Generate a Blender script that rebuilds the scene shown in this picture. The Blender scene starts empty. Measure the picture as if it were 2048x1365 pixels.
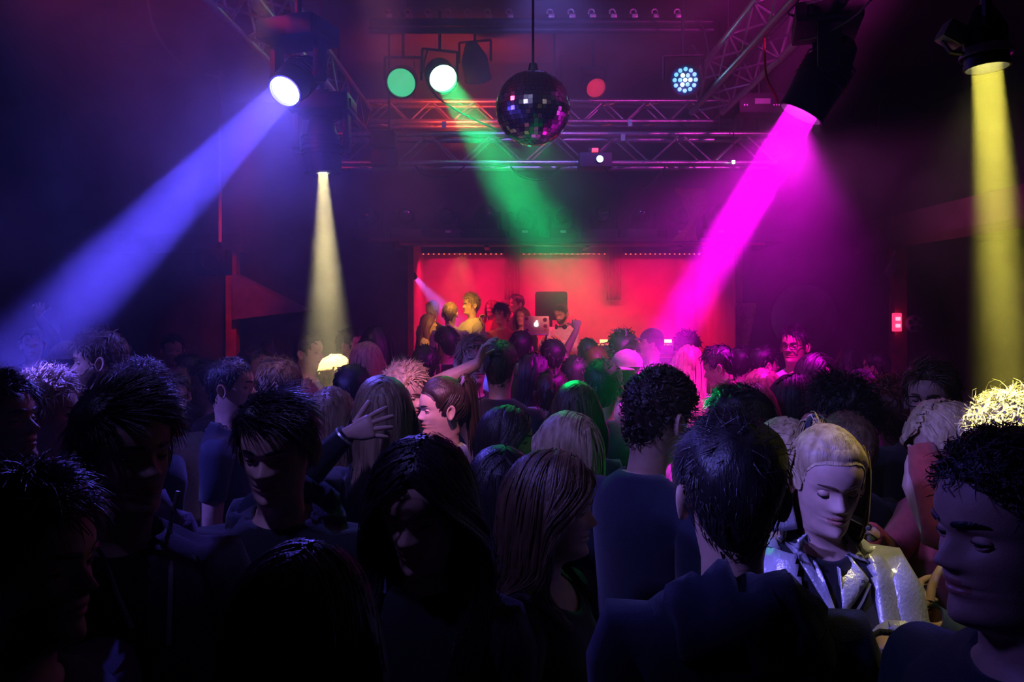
import bpy, bmesh, math, random
import numpy as np
from mathutils import Vector, Matrix, Quaternion
from mathutils.bvhtree import BVHTree

random.seed(7)
RNG = np.random.default_rng(7)
SC = bpy.context.scene
COL = SC.collection
PI = math.pi
F = 1600.0            # focal length in pixels of the 2048 wide frame
EYE = 1.92            # camera height
HOR = 619.0           # pixel row of the horizon

def P(px, py, d):
    """the point of the place seen at a pixel, d metres away"""
    return Vector(((px - 1024) * d / F, d, EYE - (py - HOR) * d / F))

# ------------------------------------------------------------------ camera
cd = bpy.data.cameras.new('camera')
cam = bpy.data.objects.new('camera', cd)
COL.objects.link(cam)
cam.location = (0, 0, EYE)
cam.rotation_euler = (PI / 2, 0, 0)
cd.sensor_width = 36
cd.lens = 36 * F / 2048
cd.shift_y = -(682.5 - HOR) / 2048
cd.clip_start = 0.05
SC.camera = cam

# ------------------------------------------------------------------ world, exposure
W = bpy.data.worlds.new('night')
SC.world = W
W.use_nodes = True
W.node_tree.nodes['Background'].inputs[0].default_value = (0.02, 0.01, 0.05, 1)
W.node_tree.nodes['Background'].inputs[1].default_value = 0.2
SC.view_settings.view_transform = 'Standard'
SC.view_settings.look = 'None'
SC.view_settings.exposure = 0
SC.view_settings.gamma = 1
SC.view_settings.use_curve_mapping = False
cy = SC.cycles
cy.max_bounces = 4
cy.diffuse_bounces = 2
cy.glossy_bounces = 2
cy.transmission_bounces = 2
cy.volume_bounces = 0
cy.transparent_max_bounces = 4
cy.caustics_reflective = False
cy.caustics_refractive = False
cy.sample_clamp_indirect = 4
cy.sample_clamp_direct = 40
cy.use_denoising = True
cy.volume_step_rate = 2.0
cy.volume_max_steps = 128

# ------------------------------------------------------------------ lights
def aim(o, src, dst):
    o.location = src
    o.rotation_euler = (Vector(dst) - Vector(src)).to_track_quat('-Z', 'Y').to_euler()

def disc_light(name, src, dst, size, spread, color, power):
    l = bpy.data.lights.new(name, 'AREA')
    l.shape = 'DISK'
    l.size = size
    l.spread = math.radians(spread)
    l.color = color
    l.energy = power
    o = bpy.data.objects.new(name, l)
    COL.objects.link(o)
    aim(o, src, dst)
    return o

def spot(name, src, dst, angle, blend, color, power, r=0.04):
    l = bpy.data.lights.new(name, 'SPOT')
    l.spot_size = math.radians(angle)
    l.spot_blend = blend
    l.color = color
    l.energy = power
    l.shadow_soft_size = r
    o = bpy.data.objects.new(name, l)
    COL.objects.link(o)
    aim(o, src, dst)
    return o

def point(name, loc, color, power, r=0.05):
    l = bpy.data.lights.new(name, 'POINT')
    l.color = color
    l.energy = power
    l.shadow_soft_size = r
    o = bpy.data.objects.new(name, l)
    COL.objects.link(o)
    o.location = loc
    return o

BLUE = (0.10, 0.07, 1.0)
MAG = (1.0, 0.0, 0.95)
YEL = (1.0, 0.86, 0.10)
WARM = (1.0, 0.84, 0.36)
GRN = (0.0, 1.0, 0.22)
RED = (1.0, 0.004, 0.10)

# the five lamps whose beams show in the haze: (source, target)
SRC_BLUE, DST_BLUE = P(571, 181, 4.0), P(88, 672, 2.72)
SRC_MAG, DST_MAG = P(1618, 200, 4.3), Vector((0.74, 4.55, 1.50))
SRC_WARM, DST_WARM = P(646, 343, 5.0), P(658, 760, 5.0)
SRC_YEL, DST_YEL = P(1972, 104, 1.92), P(2016, 800, 1.90)
SRC_GRN, DST_GRN = P(885, 155, 6.3), P(1180, 620, 3.5)
def off(a, b, k):
    return a + (b - a).normalized() * k

disc_light('blue_beam', off(SRC_BLUE, DST_BLUE, .012), DST_BLUE, 0.13, 7.5, (.085, .06, 1.0), 95)
disc_light('magenta_beam', off(SRC_MAG, DST_MAG, .012), DST_MAG, 0.17, 8.0, MAG, 140)
disc_light('warm_beam', off(SRC_WARM, DST_WARM, .012), DST_WARM, 0.06, 17, WARM, 28)
disc_light('yellow_beam', off(SRC_YEL, DST_YEL, .012), DST_YEL, 0.065, 9.5, YEL, 26)
disc_light('green_beam', off(SRC_GRN, DST_GRN, .012), DST_GRN, 0.15, 7, GRN, 7)
spot('blue_wash_right', (-1.2, 0.9, 2.75), (0.55, 1.1, 1.66), 20, 1, (.16, .13, 1.0), 36, .1)
# the same lamps' stray light, with an added green fill among it
spot('yellow_spill', off(SRC_YEL, DST_YEL, .02), (0.86, 1.76, 1.3), 52, 1, WARM, 22)
spot('green_crowd_fill', (0.13, 4.9, 3.05), (0.26, 3.15, 1.6), 44, 1, GRN, 40)  # unseen lamp added behind the mirror ball to green the heads
spot('magenta_spill', off(SRC_MAG, DST_MAG, .11), (1.25, 5.0, 1.5), 110, 1, MAG, 470)
point('blue_glow', off(SRC_BLUE, DST_BLUE, .06), (.10, .06, 1.0), 18)
spot('blue_spill', off(SRC_BLUE, DST_BLUE, .03), (-1.15, 2.3, 1.3), 85, 1, (.12, .085, 1.0), 190)
# lamps of the room behind and beside the photographer, under the ceiling, and two added for the ball
spot('blue_wash_left', (-1.6, 0.6, 3.0), (0.78, 1.83, 1.50), 22, 1, (.20, .17, 1.0), 420, .1)
spot('blue_wash_wide', (-1.3, 0.9, 3.7), (0.15, 2.65, 1.6), 58, 1, (.24, .19, 1.0), 160, .1)
spot('blue_wash_far_left', (-3.6, 1.9, 3.0), (-1.72, 3.15, 1.75), 34, 1, (.14, .11, 1.0), 520, .1)
spot('blue_wash_top', (0.15, 5.0, 4.2), (0.75, 6.6, 2.8), 100, 1, (.24, .18, 1.0), 110, .1)
spot('magenta_wash', (2.1, 3.3, 4.15), (1.0, 6.4, 3.30), 50, 1, (1, .04, .70), 480, .1)
spot('mirror_ball_fill_left', (-1.6, 0.6, 4.0), (.115, 4.4, 3.03), 9, .6, (.55, .5, 1), 330, .08)  # unseen spot added so the ball's tiles show
spot('mirror_ball_fill_right', (2.3, 1.2, 4.0), (.115, 4.4, 3.03), 9, .6, (1, .75, .85), 260, .08)  # second unseen spot added for the ball's tiles
spot('red_wash_ceiling', (-0.5, 7.0, 3.4), (-0.4, 7.6, 4.3), 150, 1, (1, .06, .03), 85, .1)
spot('red_wash_truss', (-2.6, 3.0, 4.1), (-1.4, 4.6, 3.6), 90, 1, (1, .03, .10), 110, .1)
spot('red_wash_left', (-2.3, 7.0, 3.7), (-3.12, 8.9, 1.9), 30, 1, (1, .02, .05), 160, .1)
# stage
for i, x in enumerate((-.62, .72, 2.0)):
    l = disc_light('stage_batten_light', (x, 11.15, 2.62), (x, 11.7, 0.9), 0.3, 170, RED, 34)
    l.data.shape = 'RECTANGLE'; l.data.size = 1.1; l.data.size_y = .06
spot('stage_red_front', (0.9, 9.0, 2.60), (0.9, 10.6, 1.6), 120, 1, (1, .01, .07), 85, .15)
spot('stage_amber', (-0.55, 8.85, 2.56), (-0.68, 9.75, 1.80), 48, .9, (1, .48, .05), 120, .06)
spot('stage_rose', (.42, 8.95, 2.38), (0.50, 10.2, 1.76), 46, .9, (1, .26, .22), 75, .06)
# spots over the crowd and colour added on the sides
spot('pink_down', (-0.34, 1.85, 2.95), (-0.38, 3.48, 1.54), 20, 1, (1, .30, .75), 330, .05)
spot('amber_fill', (-1.16, 3.72, 3.5), (-1.19, 3.76, 1.4), 24, 1, (1, .40, .25), 75, .05)  # added overhead, standing in for warm light from low on the right
spot('violet_gallery_fill', (1.9, 6.2, 3.2), (4.0, 6.9, 2.7), 55, 1, (.75, .08, .6), 150, .1)  # lamp without fixture, added to bring out the dark gallery
DSTB = P(905, 640, 10.2)
disc_light('stage_blue_beam', off(P(829, 554, 9.25), DSTB, .015), DSTB, 0.05, 16, (.2, .15, 1), 14)

# ------------------------------------------------------------------ materials
MATS = {}
def mat(name, color, rough=0.6, metal=0.0, noise=0.0, scale=20.0, bump=0.0, bscale=80.0, spec=0.5, stretch=None, color2=None, sheen=0.0):
    if name in MATS:
        return MATS[name]
    m = bpy.data.materials.new(name)
    m.use_nodes = True
    nt = m.node_tree
    b = nt.nodes['Principled BSDF']
    b.inputs['Base Color'].default_value = (*color, 1)
    b.inputs['Roughness'].default_value = rough
    b.inputs['Metallic'].default_value = metal
    b.inputs['Specular IOR Level'].default_value = spec
    if sheen:
        b.inputs['Sheen Weight'].default_value = sheen
    tc = nt.nodes.new('ShaderNodeTexCoord')
    vec = tc.outputs['Object']
    if stretch:
        mp = nt.nodes.new('ShaderNodeMapping')
        mp.inputs['Scale'].default_value = stretch
        nt.links.new(vec, mp.inputs['Vector'])
        vec = mp.outputs['Vector']
    if noise or color2:
        n = nt.nodes.new('ShaderNodeTexNoise')
        n.inputs['Scale'].default_value = scale
        n.inputs['Detail'].default_value = 4
        nt.links.new(vec, n.inputs['Vector'])
        r = nt.nodes.new('ShaderNodeValToRGB')
        c2 = color2 or tuple(min(1, c * (1 + noise)) for c in color)
        c1 = color if color2 else tuple(c * (1 - noise) for c in color)
        r.color_ramp.elements[0].position = .35
        r.color_ramp.elements[1].position = .65
        r.color_ramp.elements[0].color = (*c1, 1)
        r.color_ramp.elements[1].color = (*c2, 1)
        nt.links.new(n.outputs['Fac'], r.inputs['Fac'])
        nt.links.new(r.outputs['Color'], b.inputs['Base Color'])
    if bump:
        n2 = nt.nodes.new('ShaderNodeTexNoise')
        n2.inputs['Scale'].default_value = bscale
        n2.inputs['Detail'].default_value = 3
        nt.links.new(vec, n2.inputs['Vector'])
        bp = nt.nodes.new('ShaderNodeBump')
        bp.inputs['Strength'].default_value = bump
        bp.inputs['Distance'].default_value = 0.01
        nt.links.new(n2.outputs['Fac'], bp.inputs['Height'])
        nt.links.new(bp.outputs['Normal'], b.inputs['Normal'])
    MATS[name] = m
    return m

def glow(name, color, strength, base=(.8, .8, .8)):
    if name in MATS:
        return MATS[name]
    m = mat(name, base, .3)
    b = m.node_tree.nodes['Principled BSDF']
    b.inputs['Emission Color'].default_value = (*color, 1)
    b.inputs['Emission Strength'].default_value = strength
    return m

M_BLACK = mat('black_metal', (.012, .012, .014), .45, noise=.3, scale=30, bump=.1)
M_BLACKP = mat('black_plastic', (.015, .015, .018), .5, bump=.08, bscale=200)
M_ALU = mat('brushed_aluminium', (.62, .62, .64), .36, .9, noise=.12, scale=40)
M_WALL = mat('dark_wall_paint', (.045, .028, .040), .8, noise=.35, scale=3, bump=.3, bscale=25)
M_CEIL = mat('dark_ceiling_paint', (.11, .05, .05), .85, noise=.3, scale=2.5, bump=.3, bscale=20)
M_FLOOR = mat('dark_floor', (.03, .028, .03), .4, noise=.4, scale=6, bump=.15, bscale=40)
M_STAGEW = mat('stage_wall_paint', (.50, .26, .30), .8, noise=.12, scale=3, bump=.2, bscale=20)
M_LABEL = mat('white_sticker', (.8, .8, .8), .6, noise=.05)
M_WOOD = mat('dark_stained_wood', (.10, .045, .03), .55, noise=.35, scale=6, stretch=(1, 1, 8), bump=.15)
M_REDP = mat('red_painted_post', (.42, .05, .04), .5, noise=.25, scale=8, bump=.1)
M_CABLE = mat('cable_rubber', (.02, .02, .022), .5, noise=.2)
M_WIRE = mat('pale_wire', (.45, .42, .45), .5, noise=.1)

# ------------------------------------------------------------------ mesh building
class MB:
    def __init__(s):
        s.v = []; s.f = []; s.mi = []; s.n = 0
    def add(s, verts, faces, mi=0):
        verts = np.asarray(verts, float).reshape(-1, 3)
        s.v.append(verts)
        s.f.extend([tuple(i + s.n for i in q) for q in faces])
        s.mi.extend([mi] * len(faces))
        s.n += len(verts)
        return s
    def box(s, c, size, rot=None, mi=0, bev=0.0):
        hx, hy, hz = (k / 2 for k in size)
        if bev:
            bm = bmesh.new()
            bmesh.ops.create_cube(bm, size=1)
            bmesh.ops.scale(bm, vec=size, verts=bm.verts)
            bmesh.ops.bevel(bm, geom=bm.edges[:], offset=bev, segments=2, affect='EDGES', profile=.6)
            v = np.array([q.co[:] for q in bm.verts])
            bm.verts.index_update()
            f = [tuple(q.index for q in p.verts) for p in bm.faces]
            bm.free()
        else:
            v = np.array([(x, y, z) for x in (-hx, hx) for y in (-hy, hy) for z in (-hz, hz)])
            f = [(0, 1, 3, 2), (4, 6, 7, 5), (0, 4, 5, 1), (2, 3, 7, 6), (0, 2, 6, 4), (1, 5, 7, 3)]
        if rot is not None:
            v = v @ np.array(rot.to_3x3()).T
        return s.add(v + np.array(c), f, mi)
    def tube(s, pts, r, n=8, mi=0, cap=True):
        pts = [Vector(p) for p in pts]
        rs = r if isinstance(r, (list, tuple)) else [r] * len(pts)
        rings = []
        t = (pts[1] - pts[0]).normalized()
        u = t.orthogonal().normalized()
        for i, p in enumerate(pts):
            a = pts[max(i - 1, 0)]; b = pts[min(i + 1, len(pts) - 1)]
            t = (b - a).normalized()
            u = (u - t * u.dot(t)).normalized()
            w = t.cross(u)
            rings.append([p + (u * math.cos(2 * PI * k / n) + w * math.sin(2 * PI * k / n)) * rs[i] for k in range(n)])
        v = [q for R in rings for q in R]
        f = [(i * n + k, i * n + (k + 1) % n, (i + 1) * n + (k + 1) % n, (i + 1) * n + k) for i in range(len(pts) - 1) for k in range(n)]
        if cap:
            f.append(tuple(reversed(range(n)))); f.append(tuple((len(pts) - 1) * n + k for k in range(n)))
        return s.add([q[:] for q in v], f, mi)
    def lathe(s, prof, n=24, M=None, mi=0):
        """profile (r, z) spun about z, then placed by matrix M"""
        v = []; f = []
        for r, z in prof:
            for k in range(n):
                a = 2 * PI * k / n
                v.append((r * math.cos(a), r * math.sin(a), z))
        m = len(prof)
        for i in range(m - 1):
            for k in range(n):
                f.append((i * n + k, i * n + (k + 1) % n, (i + 1) * n + (k + 1) % n, (i + 1) * n + k))
        v = np.array(v)
        if M is not None:
            A = np.array(M)
            v = v @ A[:3, :3].T + A[:3, 3]
        return s.add(v, f, mi)
    def build(s, name, mats, parent=None, smooth=35, kind=None):
        me = bpy.data.meshes.new(name)
        v = np.concatenate(s.v) if s.v else np.zeros((0, 3))
        me.from_pydata(v.tolist(), [], s.f)
        for m in (mats if isinstance(mats, (list, tuple)) else [mats]):
            me.materials.append(m)
        if any(s.mi):
            me.polygons.foreach_set('material_index', s.mi)
        if smooth:
            me.polygons.foreach_set('use_smooth', [True] * len(me.polygons))
            me.set_sharp_from_angle(angle=math.radians(smooth))
        me.update()
        o = bpy.data.objects.new(name, me)
        COL.objects.link(o)
        if parent is not None:
            o.parent = parent
        if kind:
            o['kind'] = kind
        return o

def tag(o, label, cat, group=None):
    o['label'] = label; o['category'] = cat
    if group:
        o['group'] = group
    return o

def thing(name, loc, label, cat, group=None, rotz=0.0):
    o = bpy.data.objects.new(name, None)
    COL.objects.link(o)
    o.location = loc
    o.rotation_euler = (0, 0, rotz)
    o.empty_display_size = .1
    return tag(o, label, cat, group)

def local(o, v):
    return o.matrix_basis.inverted() @ Vector(v)

# ------------------------------------------------------------------ the room
CEIL = 4.3
XL, XR, YN, YF, YB = -5.2, 4.9, -3.0, 9.2, 12.0
OX0, OX1, OZ0, OZ1 = -1.173, 2.61, 0.0, 2.673      # stage opening
def slab(name, lo, hi, m):
    lo = Vector(lo); hi = Vector(hi)
    return MB().box((lo + hi) / 2, hi - lo).build(name, m, smooth=0, kind='structure')
slab('floor', (XL, YN, -.12), (XR, YB, 0), M_FLOOR)
slab('ceiling', (XL, YN, CEIL), (XR, YB, CEIL + .12), M_CEIL)
slab('wall_left', (XL - .12, YN, 0), (XL, YB, CEIL), M_WALL)
slab('wall_right', (XR, YN, 0), (XR + .12, YB, CEIL), M_WALL)
slab('wall_near', (XL, YN - .12, 0), (XR, YN, CEIL), M_WALL)
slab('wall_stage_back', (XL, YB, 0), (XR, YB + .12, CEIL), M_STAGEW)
w = MB()
for lo, hi in (((XL, YF, 0), (OX0, YF + .15, CEIL)), ((OX1, YF, 0), (XR, YF + .15, CEIL)), ((OX0, YF, OZ1), (OX1, YF + .15, CEIL))):
    w.box((Vector(lo) + Vector(hi)) / 2, Vector(hi) - Vector(lo))
w.build('wall_stage_front', M_WALL, smooth=0, kind='structure')
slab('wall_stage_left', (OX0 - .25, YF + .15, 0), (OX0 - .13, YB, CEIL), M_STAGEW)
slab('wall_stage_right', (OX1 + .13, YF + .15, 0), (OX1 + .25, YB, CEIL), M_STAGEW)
slab('stage_ceiling', (OX0 - .13, YF + .15, 2.92), (OX1 + .13, YB, 3.02), M_CEIL)
# the frame round the opening
slab('trim_1', (OX0 - .02, YF - .04, 0.0), (OX0 + .045, YF, OZ1), M_REDP)
slab('trim_2', (OX1 - .05, YF - .04, 0.0), (OX1 + .03, YF, OZ1), M_REDP)
# gallery along the right wall, with its posts
slab('trim_3', (3.98, 1.0, 2.60), (4.10, YF, 2.90), mat('gallery_fascia', (.16, .07, .08), .7, noise=.25, scale=4, bump=.2))
slab('trim_4', (3.93, 1.0, 2.55), (3.99, YF, 2.63), M_WOOD)
slab('trim_5', (4.10, 1.0, 2.62), (XR, YF, 2.72), M_WALL)
# ------------------------------------------------------------------ stage
STZ = 0.28
M_STAGEF = mat('stage_floor_board', (.05, .035, .035), .5, noise=.3, scale=8, bump=.1)
slab('stage_floor', (OX0 - .13, YF + .15, .002), (OX1 + .13, YB - .002, STZ), M_STAGEF)
slab('trim_6', (OX0, YF - .02, .002), (OX1, YF + .15, STZ), M_WOOD)

# ledge over the opening, on which the dark heads stand
t = thing('hanging_shelf', (.72, 8.85, 2.66), 'long dark wooden ledge over the stage opening carrying the row of unlit spotlights', 'shelf')
MB().box((0, 0, 0), (4.5, .62, .045), bev=.006).build('board', M_WOOD, t)
for x in (-2.0, -1.0, 0.1, 1.1, 2.05):
    MB().box((x, .27, .18), (.05, .05, .32)).box((x, .05, -.045), (.05, .48, .045)).build('bracket', M_BLACK, t)
MB().tube([(-1.93, -.26, -.035), (2.0, -.26, -.035)], .018, 8).build('front_pipe', M_REDP, t)

G_HEADS = 'unlit moving spotlights on the ledge over the stage'
M_LENSD = mat('dark_lens_glass', (.02, .02, .03), .06, 0, noise=.05, spec=1.0)
def head_parts(root, axis, r, L, lensmat, mi=0, ring=True, seg=28, rl=None, snout=0.0):
    rl = rl or r
    """head of a spotlight: lens centre at the head origin, body behind it along -axis; returns the pivot"""
    z = Vector(axis).normalized()
    q = z.to_track_quat('Z', 'Y').to_matrix().to_4x4()
    b = MB()
    b.lathe([(0.0, -L), (r * .55, -L), (r * .80, -L * .93), (r * .98, -L * .72), (r * 1.22, -L * .55), (r * 1.25, -L * .2), (r * 1.18, -.02), (r * 1.18, .012 + snout), (max(rl * 1.05, r * 1.08 if snout else 0), .012 + snout), (rl * 1.05, -.008), (rl * 1.03, -.008)], seg, q)
    for k in range(5):                                      # cooling ribs
        zz = -L * (.30 + .08 * k)
        b.lathe([(r * 1.25, zz - .004), (r * 1.32, zz - .003), (r * 1.32, zz + .003), (r * 1.25, zz + .004)], seg, q)
    b.build('lamp_head', M_BLACK, root)
    l = MB().lathe([(rl * 1.03, -.006), (rl * .9, .000), (rl * .6, .005), (rl * .3, .0075), (0.0, .008)], seg, q)
    lo = l.build('lens', lensmat, root)
    return -z * (L * .48)

def moving_light(lens, target, r, L, lensmat, label, mount_z, group=None, stand=False, sticker=False, rl=None, snout=0.0):
    lens = Vector(lens)
    ax = (Vector(target) - lens).normalized()
    piv = lens - ax * (L * .48)
    t = thing('moving_spotlight', lens, label, 'spotlight', group)
    head_parts(t, ax, r, L, lensmat, rl=rl, snout=snout)
    side = ax.cross(Vector((0, 0, 1)))
    side = side.normalized() if side.length > .05 else Vector((1, 0, 0))
    rot = Matrix((side, Vector((0, 0, 1)).cross(side), Vector((0, 0, 1)))).transposed()
    pl = piv - lens
    up = -1 if stand else 1
    arm = r * 1.25 + .11
    hgt = max(r * 1.9, L * .55)
    for sg in (-1, 1):
        m = MB()
        c = pl + side * sg * (r * 1.25 + .035)
        m.box(c + Vector((0, 0, up * hgt * .46)), (.035, r * 1.1, hgt * 1.15), rot, bev=.008)
        m.lathe([(0, -.02), (r * .5, -.02), (r * .5, .022), (0, .022)], 16, Matrix.Translation(c) @ side.to_track_quat('Z', 'Y').to_matrix().to_4x4())
        m.build('yoke_arm', M_BLACK, t)
    bz = pl + Vector((0, 0, up * (hgt * 1.0 + .06)))
    bw_ = 2 * (r * 1.25 + .07)
    b = MB().box(bz, (bw_, bw_ * .82, .105), rot, bev=.012)
    for sg in (-1, 1):
        b.box(bz + side * sg * (bw_ / 2), (.02, bw_ * .5, .05), rot, bev=.005)
    b.build('base', M_BLACK, t)
    if sticker:
        MB().box(bz + Vector((.02, -bw_ * .41 - .003, .02)), (.062, .004, .026), rot).build('label_plate', M_LABEL, t)
    if not stand:
        top = mount_z - lens.z
        MB().tube([bz + Vector((0, 0, .05)), Vector((bz.x, bz.y, top))], .018, 8).box((bz.x, bz.y, bz.z + .075), (.10, .05, .05), rot, bev=.008).build('clamp', M_BLACK, t)
    return t

for i in range(10):
    px = 742 + 76.5 * i
    base = P(px, 428, 8.85)
    lens = Vector((base.x, 8.62, 2.99 + .012 * math.sin(i * 2.3)))
    tgt = lens + Vector((.25 * math.sin(i * 1.7), -1.0, -.10 + .22 * math.cos(i * 2.1)))
    pl = ['first', 'second', 'third', 'fourth', 'fifth', 'sixth', 'seventh', 'eighth', 'ninth', 'tenth'][i]
    t = moving_light(lens, tgt, .076, .27, M_LENSD, pl + ' from the left of the unlit black moving spotlights on the ledge over the stage', 3.4, G_HEADS, stand=True, sticker=(i in (2, 4, 5, 6, 8, 9)))
    # stand it on the ledge
    lo = min((t.matrix_basis @ Vector(c)).z for ch in t.children for c in ch.bound_box)
    t.location.z += 2.684 - lo

# draped cloth at the right end of the ledge, orange light in its colour
m = MB(); vv = []; ff = []
for i in range(13):
    for j in range(9):
        u, v = i / 12, j / 8
        wd = .10 + .05 * math.sin(u * 7) + (.05 if u < .15 else 0)
        vv.append(((v - .5) * wd * 2 + .07 * math.sin(u * 4.0), -.03 * math.sin(v * 9 + u * 5) - .02, .28 - .56 * u))
        if i < 12 and j < 8:
            a = i * 9 + j
            ff.append((a, a + 1, a + 10, a + 9))
m.add(vv, ff)
o = m.build('hanging_cloth', mat('orange_lit_cloth', (.5, .16, .08), .8, noise=.2, scale=30, bump=.3), None, smooth=80)
md = o.modifiers.new('thick', 'SOLIDIFY'); md.thickness = .006
o.location = P(1378, 430, 8.50)
tag(o, 'crumpled cloth coloured with orange light, hanging at the right end of the stage ledge', 'cloth')

# red battens at the back of the stage
M_LEDR = glow('red_led', (1, .10, .06), 7)
def batten(px0, px1, label):
    d = 11.5
    a = P(px0, 503, d); b = P(px1, 503, d)
    t = thing('hanging_light_batten', ((a.x + b.x) / 2, d, a.z), label, 'light batten', 'red light battens across the back of the stage')
    w_ = b.x - a.x
    MB().box((0, 0, .02), (w_, .11, .11), bev=.012).build('housing', M_BLACK, t)
    n = 16
    m = MB()
    for k in range(n):
        x = -w_ / 2 + w_ * (k + .5) / n
        m.lathe([(0, -.012), (.010, -.008), (.011, 0)], 8, Matrix.Translation((x, -.035, -.038)))
    m.build('led_row', M_LEDR, t)
    for sg in (-1, 1):
        MB().tube([(sg * w_ * .42, 0, .07), (sg * w_ * .42, 0, 2.92 - a.z)], .012, 6).build('hanger', M_BLACK, t)
batten(842, 1008, 'red LED batten at the back of the stage, left of the three')
batten(1042, 1214, 'red LED batten at the back of the stage, middle of the three')
batten(1246, 1402, 'red LED batten at the back of the stage, right of the three')
for px, sd in ((1024, 'left and middle'), (1230, 'middle and right')):  # thin strips put in for the shade between the battens
    c = P(px, 519, 11.7)
    m = MB(); vv = []; ff = []
    for i in range(17):
        for j in range(6):
            vv.append((-.11 + .22 * i / 16, .018 * math.sin(i * 1.6), .43 - .86 * j / 5))
            if i < 16 and j < 5:
                a = i * 6 + j; ff.append((a, a + 1, a + 7, a + 6))
    o = m.add(vv, ff).build('hanging_shade_strip', mat('dull_red_shade', (.30, .16, .17), .85, noise=.1), None, smooth=80)
    md = o.modifiers.new('thick', 'SOLIDIFY'); md.thickness = .005
    o.location = (c.x, 11.88, 2.49)
    tag(o, 'narrow dull red strip put in for the shade between the %s light battens' % sd, 'drape')

# dj desk and gear
dz = 1.38
t = thing('dj_desk', (1.30, 9.93, STZ), 'dark long table on the stage carrying the mixing gear', 'table')
MB().box((0, 0, dz - STZ - .02), (2.2, .66, .04), bev=.006).build('tabletop', M_WOOD, t)
MB().box((0, -.33, (dz - STZ - .04) / 2), (2.14, .02, dz - STZ - .05)).build('front_panel', M_BLACKP, t)
for sx in (-1.03, 1.03):
    for sy in (-.28, .28):
        MB().box((sx, sy, (dz - STZ - .04) / 2), (.05, .05, dz - STZ - .04)).build('leg', M_BLACK, t)
M_GEAR = mat('grey_gear_shell', (.10, .10, .11), .4, noise=.1)
def deck(px, label):
    c = P(px, 700, 9.85)
    t = thing('media_player', (c.x, 9.85, dz), label, 'media player', 'mixing gear on the stage table')
    MB().box((0, 0, .055), (.31, .38, .10), bev=.012).build('shell', M_GEAR, t)
    MB().lathe([(.0, .128), (.09, .128), (.098, .118), (.10, .106)], 28, Matrix.Translation((0, -.04, 0))).build('jog_wheel', M_ALU, t)
    MB().box((0, .13, .125), (.16, .02, .08), Matrix.Rotation(-.6, 3, 'X'), bev=.003).build('screen', glow('amber_screen', (1, .5, .15), 2.5), t)
    m = MB()
    for k in range(6):
        m.box((-.13 + .05 * k, -.17, .110), (.028, .018, .012), bev=.002)
    m.build('button_row', glow('amber_button', (1, .25, .06), 2), t)
deck(1215, 'left grey media player with lit screen on the stage table')
deck(1335, 'right grey media player with lit screen on the stage table')
c = P(1272, 700, 9.85)
t = thing('mixer', (c.x, 9.85, dz), 'grey mixer with small lit buttons between the two media players', 'mixer', 'mixing gear on the stage table')
MB().box((0, 0, .055), (.30, .38, .10), bev=.012).build('shell', M_GEAR, t)
for k in range(4):
    for j in range(3):
        MB().lathe([(.012, .104), (.011, .126), (0, .127)], 10, Matrix.Translation((-.10 + .066 * k, -.02 + .06 * j, 0))).build('knob', M_BLACKP, t)
m = MB()
for k in range(4):
    m.box((-.10 + .066 * k, -.13, .112), (.02, .03, .018), bev=.002)
m.build('fader_row', M_LABEL, t)
c = P(1363, 688, 9.75)
o = MB().lathe([(0, 0), (.033, 0), (.034, .01), (.034, .15), (.028, .18), (.014, .205), (.014, .235), (.018, .236), (.018, .255), (0, .256)], 18).build('bottle', mat('clear_plastic', (.6, .6, .65), .15, noise=.05), None)
o.location = (c.x, 9.75, dz)
tag(o, 'small water bottle standing at the right end of the stage table', 'bottle')

# laptop on its stand
lc = P(1072, 648, 9.75)
lz = P(0, 668, 9.75).z
M_LAP = mat('laptop_aluminium', (.62, .58, .54), .45, .0, noise=.05)
t = thing('laptop_stand', (lc.x, 9.78, dz), 'pale metal laptop stand on the stage table', 'stand')
MB().box((0, 0, lz - dz - .008), (.30, .26, .014), bev=.004).build('shelf', M_ALU, t)
for sg in (-1, 1):
    MB().tube([(sg * .125, -.10, lz - dz - .015), (sg * .10 - .03, -.05, .006), (sg * .10 - .03, .12, .006)], .012, 8).build('leg', M_ALU, t)
t = thing('laptop', (lc.x, 9.78, lz), 'open silver laptop with stickers and a glowing white logo on its lid', 'laptop')
MB().box((0, .0, .010), (.305, .215, .016), bev=.006).build('keyboard_base', M_LAP, t)
rl = Matrix.Rotation(math.radians(-14), 3, 'X')
lid = MB().box((0, -.13, .116), (.305, .008, .205), Matrix.Rotation(math.radians(14), 3, 'X'), bev=.003).build('lid', M_LAP, t)
# apple-shaped glowing mark, with a bite and a leaf
pts = []
for k in range(40):
    a = 2 * PI * k / 40
    r_ = 1.0 - .12 * math.exp(-((a - PI / 2) / .28) ** 2) - .07 * math.exp(-((a - 3 * PI / 2) / .25) ** 2)
    x, z = r_ * math.cos(a) * .95, r_ * math.sin(a)
    dd = math.hypot(x - 1.12, z - .10)
    if dd < .46:
        k_ = .46 / max(dd, .01); x = 1.12 + (x - 1.12) * k_; z = .10 + (z - .10) * k_
    pts.append((x * .026, z * .027))
n = len(pts)
v = [(x, -.006, z) for x, z in pts] + [(x, .0, z) for x, z in pts] + [(-.004, -.006, 0)]
f = [(k, (k + 1) % n, n + (k + 1) % n, n + k) for k in range(n)] + [(k, 2 * n, (k + 1) % n) for k in range(n)]
lm = MB().add(v, f)
lf = [(.004 + .012 * math.cos(q) * .55 + .007 * math.sin(q), .038 + .012 * math.cos(q)) for q in [2 * PI * k / 12 for k in range(12)]]
v = [(x, -.006, z) for x, z in lf] + [(x, 0, z) for x, z in lf]
lm.add(v, [tuple(range(12))] + [(k, (k + 1) % 12, 12 + (k + 1) % 12, 12 + k) for k in range(12)])
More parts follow.
